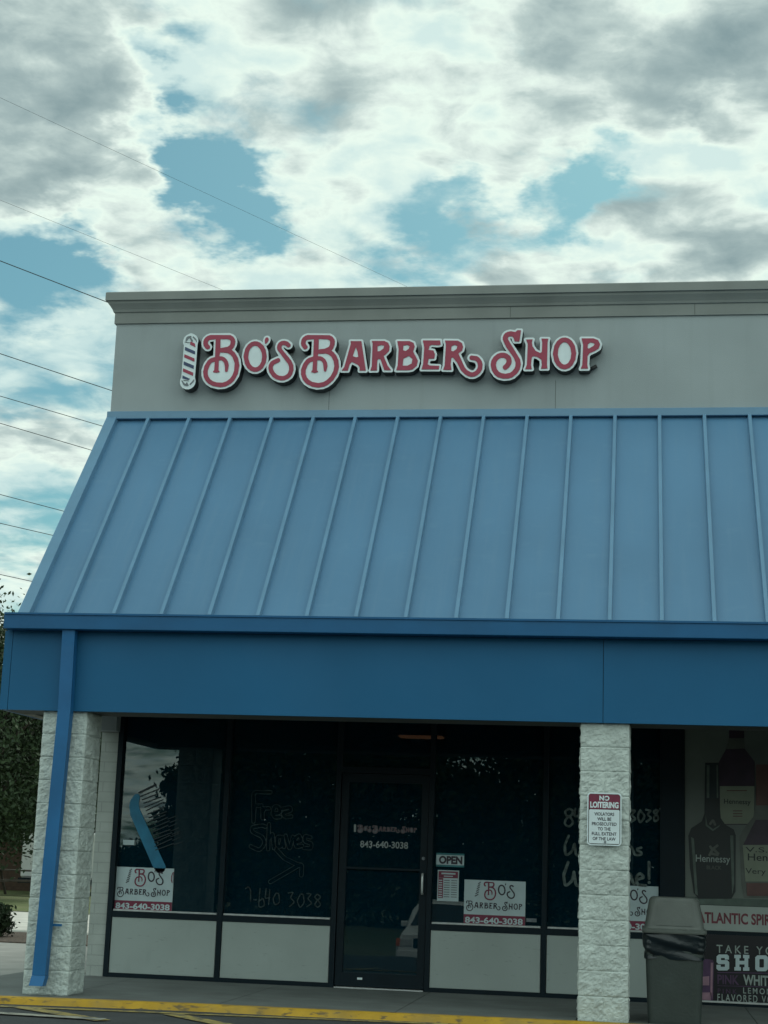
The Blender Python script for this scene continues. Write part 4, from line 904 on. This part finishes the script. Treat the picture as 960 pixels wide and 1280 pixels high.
MB().loft([[(cxm-hw*.76, YC-1.20, zg+1.17), (cxm+hw*.76, YC-1.20, zg+1.17), (cxm+hw*.62, YC-1.76, zg+1.60), (cxm-hw*.62, YC-1.76, zg+1.60)], [(cxm-hw*.76, YC-1.16, zg+1.19), (cxm+hw*.76, YC-1.16, zg+1.19), (cxm+hw*.62, YC-1.72, zg+1.62), (cxm-hw*.62, YC-1.72, zg+1.62)]]).build('windshield', M['carglass'], car)
bx('grille', M['frame'], car, cxm-hw*.5, cxm+hw*.5, YC-.02, YC+.02, zg+.62, zg+.86)
bx('bumper', M['carpaint'], car, cxm-hw*.95, cxm+hw*.95, YC-.1, YC+.08, zg+.36, zg+.56, bev=.03)
for s in (-1, 1):
    c_ = cxm+s*hw*.7; bx('headlight', M['lens'], car, c_-.16, c_+.16, YC-.05, YC+.025, zg+.66, zg+.84, bev=.01); c_ = cxm+s*hw*.93; bx('side_lamp', M['amber'], car, c_-.05, c_+.05, YC-.1, YC+.03, zg+.66, zg+.86)
    MB().box(cxm+s*hw*1.0-.1, cxm+s*hw*1.0+.1, YC-1.75, YC-1.6, zg+1.12, zg+1.28, bev=.03).build('mirror', M['carpaint'], car)
    for yy in (YC-.85, YC-3.6): MB().tube([(cxm+s*(hw-.02), yy, zg+.33), (cxm+s*(hw-.24), yy, zg+.33)], .34, 20).build('wheel', M['dome'], car)

# ------------------------------------------------------------------ sky and sun
SUN_EL, SUN_AZ = 47, 12        # degrees; azimuth from +y towards +x: the sun stands behind the shop
w = bpy.data.worlds.new('World'); scene.world = w; w.use_nodes = True
N = w.node_tree.nodes; L = w.node_tree.links; N.clear()
out = N.new('ShaderNodeOutputWorld'); bg = N.new('ShaderNodeBackground'); L.new(bg.outputs[0], out.inputs[0]); bg.inputs[1].default_value = .10
sky = N.new('ShaderNodeTexSky'); sky.sky_type = 'NISHITA'; sky.sun_disc = False; sky.sun_elevation = R(SUN_EL); sky.sun_rotation = R(SUN_AZ); sky.dust_density = 1.2; sky.ozone_density = 1.5
def math_(op, a, b=None, c=None):
    n = N.new('ShaderNodeMath'); n.operation = op
    for i, v in enumerate((a, b, c)):
        if v is None: continue
        if isinstance(v, (int, float)): n.inputs[i].default_value = v
        else: L.new(v, n.inputs[i])
    return n.outputs[0]
tc = N.new('ShaderNodeTexCoord'); sp3 = N.new('ShaderNodeSeparateXYZ'); L.new(tc.outputs['Generated'], sp3.inputs[0])
zc = math_('ADD', math_('MAXIMUM', sp3.outputs[2], 0.0), .16)
uv = N.new('ShaderNodeCombineXYZ'); L.new(math_('DIVIDE', sp3.outputs[0], zc), uv.inputs[0]); L.new(math_('DIVIDE', sp3.outputs[1], zc), uv.inputs[1])
def noise_(scale, detail, rough, dist, off=(0, 0, 0), vec=None, lac=2.0):
    mp = N.new('ShaderNodeMapping'); mp.inputs['Location'].default_value = off; L.new(vec or uv.outputs[0], mp.inputs['Vector'])
    n = N.new('ShaderNodeTexNoise'); n.inputs['Scale'].default_value = scale; n.inputs['Detail'].default_value = detail; n.inputs['Roughness'].default_value = rough; n.inputs['Distortion'].default_value = dist; n.inputs['Lacunarity'].default_value = lac
    L.new(mp.outputs[0], n.inputs['Vector']); return n.outputs['Fac']
sx_, sy_ = .035, .06
def cloud_noise(ox, oy):
    a = noise_(1.9, 2, .5, .2, (3.1+ox, 1.7+oy, 0)); b = noise_(5.2, 3, .55, .2, (7.7+ox*2.7, 2.2+oy*2.7, 0)); c = noise_(13, 5, .6, .3, (1.7+ox*6.8, 5.2+oy*6.8, 0))
    return math_('ADD', math_('MULTIPLY', a, .36), math_('ADD', math_('MULTIPLY', b, .44), math_('MULTIPLY', c, .22)))
dens = cloud_noise(0, 0); dens_off = cloud_noise(.012, .03); relief = math_('SUBTRACT', dens, dens_off)
wn = N.new('ShaderNodeTexNoise'); wn.inputs['Scale'].default_value = 9; wn.inputs['Detail'].default_value = 5; wn.inputs['Roughness'].default_value = .6; L.new(uv.outputs[0], wn.inputs['Vector'])
nv = N.new('ShaderNodeVectorMath'); nv.operation = 'NORMALIZE'; L.new(tc.outputs['Generated'], nv.inputs[0])
ws = N.new('ShaderNodeVectorMath'); ws.operation = 'SUBTRACT'; L.new(wn.outputs['Color'], ws.inputs[0]); ws.inputs[1].default_value = (.5, .5, .5)
warp = N.new('ShaderNodeVectorMath'); warp.operation = 'MULTIPLY_ADD'; L.new(ws.outputs['Vector'], warp.inputs[0]); warp.inputs[1].default_value = (.11, .11, .11); L.new(nv.outputs['Vector'], warp.inputs[2])
def blob(px, py, rad, amp):          # a cloud bank (amp > 0) or a gap (amp < 0) in a direction of the sky
    global dens
    d = ray(px, py); d = d/np.linalg.norm(d); k = 1/(2*(rad/F)**2)
    vm = N.new('ShaderNodeVectorMath'); vm.operation = 'DISTANCE'; L.new(warp.outputs['Vector'], vm.inputs[0]); vm.inputs[1].default_value = tuple(float(q) for q in d)
    e = math_('MULTIPLY', math_('EXPONENT', math_('MULTIPLY', math_('MULTIPLY', vm.outputs['Value'], vm.outputs['Value']), -k)), amp)
    dens = math_('ADD', dens, e)
for b_ in ((50, 110, 85, .20), (10, 210, 60, .15), (120, 200, 40, .06), (160, 60, 45, .05), (200, 40, 20, -.14), (205, 90, 20, -.16), (190, 145, 24, -.22), (228, 210, 34, -.24), (215, 175, 26, -.12), (265, 255, 30, -.14), (340, 255, 24, -.10), (275, 190, 28, -.14), (290, 235, 28, -.15), (320, 285, 26, -.18), (380, 110, 60, .06), (430, 130, 40, -.07), (170, 250, 60, .06),
           (70, 300, 34, -.13), (30, 355, 45, -.17), (110, 340, 30, -.08), (200, 330, 40, .05), (440, 215, 80, .10), (560, 235, 24, -.16), (700, 265, 34, -.19), (735, 230, 26, -.15), (755, 165, 20, -.14), (540, 320, 40, -.17), (620, 318, 30, -.10), (640, 250, 30, .06),
           (940, 75, 60, .22), (790, 50, 80, .10), (690, 70, 50, .09), (920, 320, 60, .17), (880, 170, 22, -.14), (840, 250, 60, .05), (600, 130, 60, .04), (660, 175, 40, .08), (60, 450, 50, .03), (30, 650, 40, -.06), (20, 690, 40, .05), (100, 8, 40, -.05), (480, 5, 30, -.06)):
    blob(b_[0], b_[1], b_[2]*1.05, b_[3]*(.78 if b_[3] < 0 else .72))
ramp = N.new('ShaderNodeValToRGB'); cr_ = ramp.color_ramp; cr_.interpolation = 'EASE'
cr_.elements[0].position = .385; cr_.elements[0].color = (0, 0, 0, 1); cr_.elements[1].position = .545; cr_.elements[1].color = (1, 1, 1, 1); L.new(dens, ramp.inputs[0])
shade = N.new('ShaderNodeValToRGB'); s_ = shade.color_ramp; s_.interpolation = 'LINEAR'
s_.elements[0].position = .43; s_.elements[0].color = (4.1, 5.2, 5.0, 1); s_.elements[1].position = .515; s_.elements[1].color = (5.15, 6.05, 5.45, 1)
for p_, c_ in ((.555, (4.5, 5.25, 4.9)), (.61, (3.2, 3.95, 3.8)), (.68, (2.3, 3.0, 3.0)), (.80, (1.5, 2.15, 2.25))): e = s_.elements.new(p_); e.color = (*c_, 1)
L.new(math_('MULTIPLY_ADD', relief, -1.6, dens), shade.inputs[0])
tint = N.new('ShaderNodeMix'); tint.data_type = 'RGBA'; tint.blend_type = 'MULTIPLY'; tint.inputs[0].default_value = 1; L.new(sky.outputs[0], tint.inputs[6]); tint.inputs[7].default_value = (.30, .52, .45, 1)
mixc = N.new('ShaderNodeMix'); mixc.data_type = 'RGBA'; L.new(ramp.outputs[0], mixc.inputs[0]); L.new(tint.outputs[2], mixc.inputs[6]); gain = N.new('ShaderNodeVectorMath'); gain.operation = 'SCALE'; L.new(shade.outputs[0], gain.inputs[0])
L.new(math_('MULTIPLY_ADD', math_('MAXIMUM', math_('MULTIPLY', sp3.outputs[1], -1), 0.0), .95, 1.0), gain.inputs[3]); L.new(gain.outputs[0], mixc.inputs[7])   # unseen clouds behind the camera brightened to add light on the facade
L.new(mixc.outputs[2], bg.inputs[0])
sd_ = bpy.data.lights.new('sun', 'SUN'); sd_.energy = 1.0; sd_.angle = R(12); sd_.color = (1, .95, .86)
so = bpy.data.objects.new('sun', sd_); COL.objects.link(so)
v = Vector((math.sin(R(SUN_AZ))*math.cos(R(SUN_EL)), math.cos(R(SUN_AZ))*math.cos(R(SUN_EL)), math.sin(R(SUN_EL)))); so.rotation_euler = v.to_track_quat('Z', 'Y').to_euler()

scene.view_settings.view_transform = 'Standard'; scene.view_settings.look = 'None'; scene.view_settings.exposure = .68; scene.view_settings.gamma = 1
scene.cycles.max_bounces = 6; scene.cycles.diffuse_bounces = 3; scene.cycles.glossy_bounces = 3
scene.render.resolution_x = 768; scene.render.resolution_y = 1024
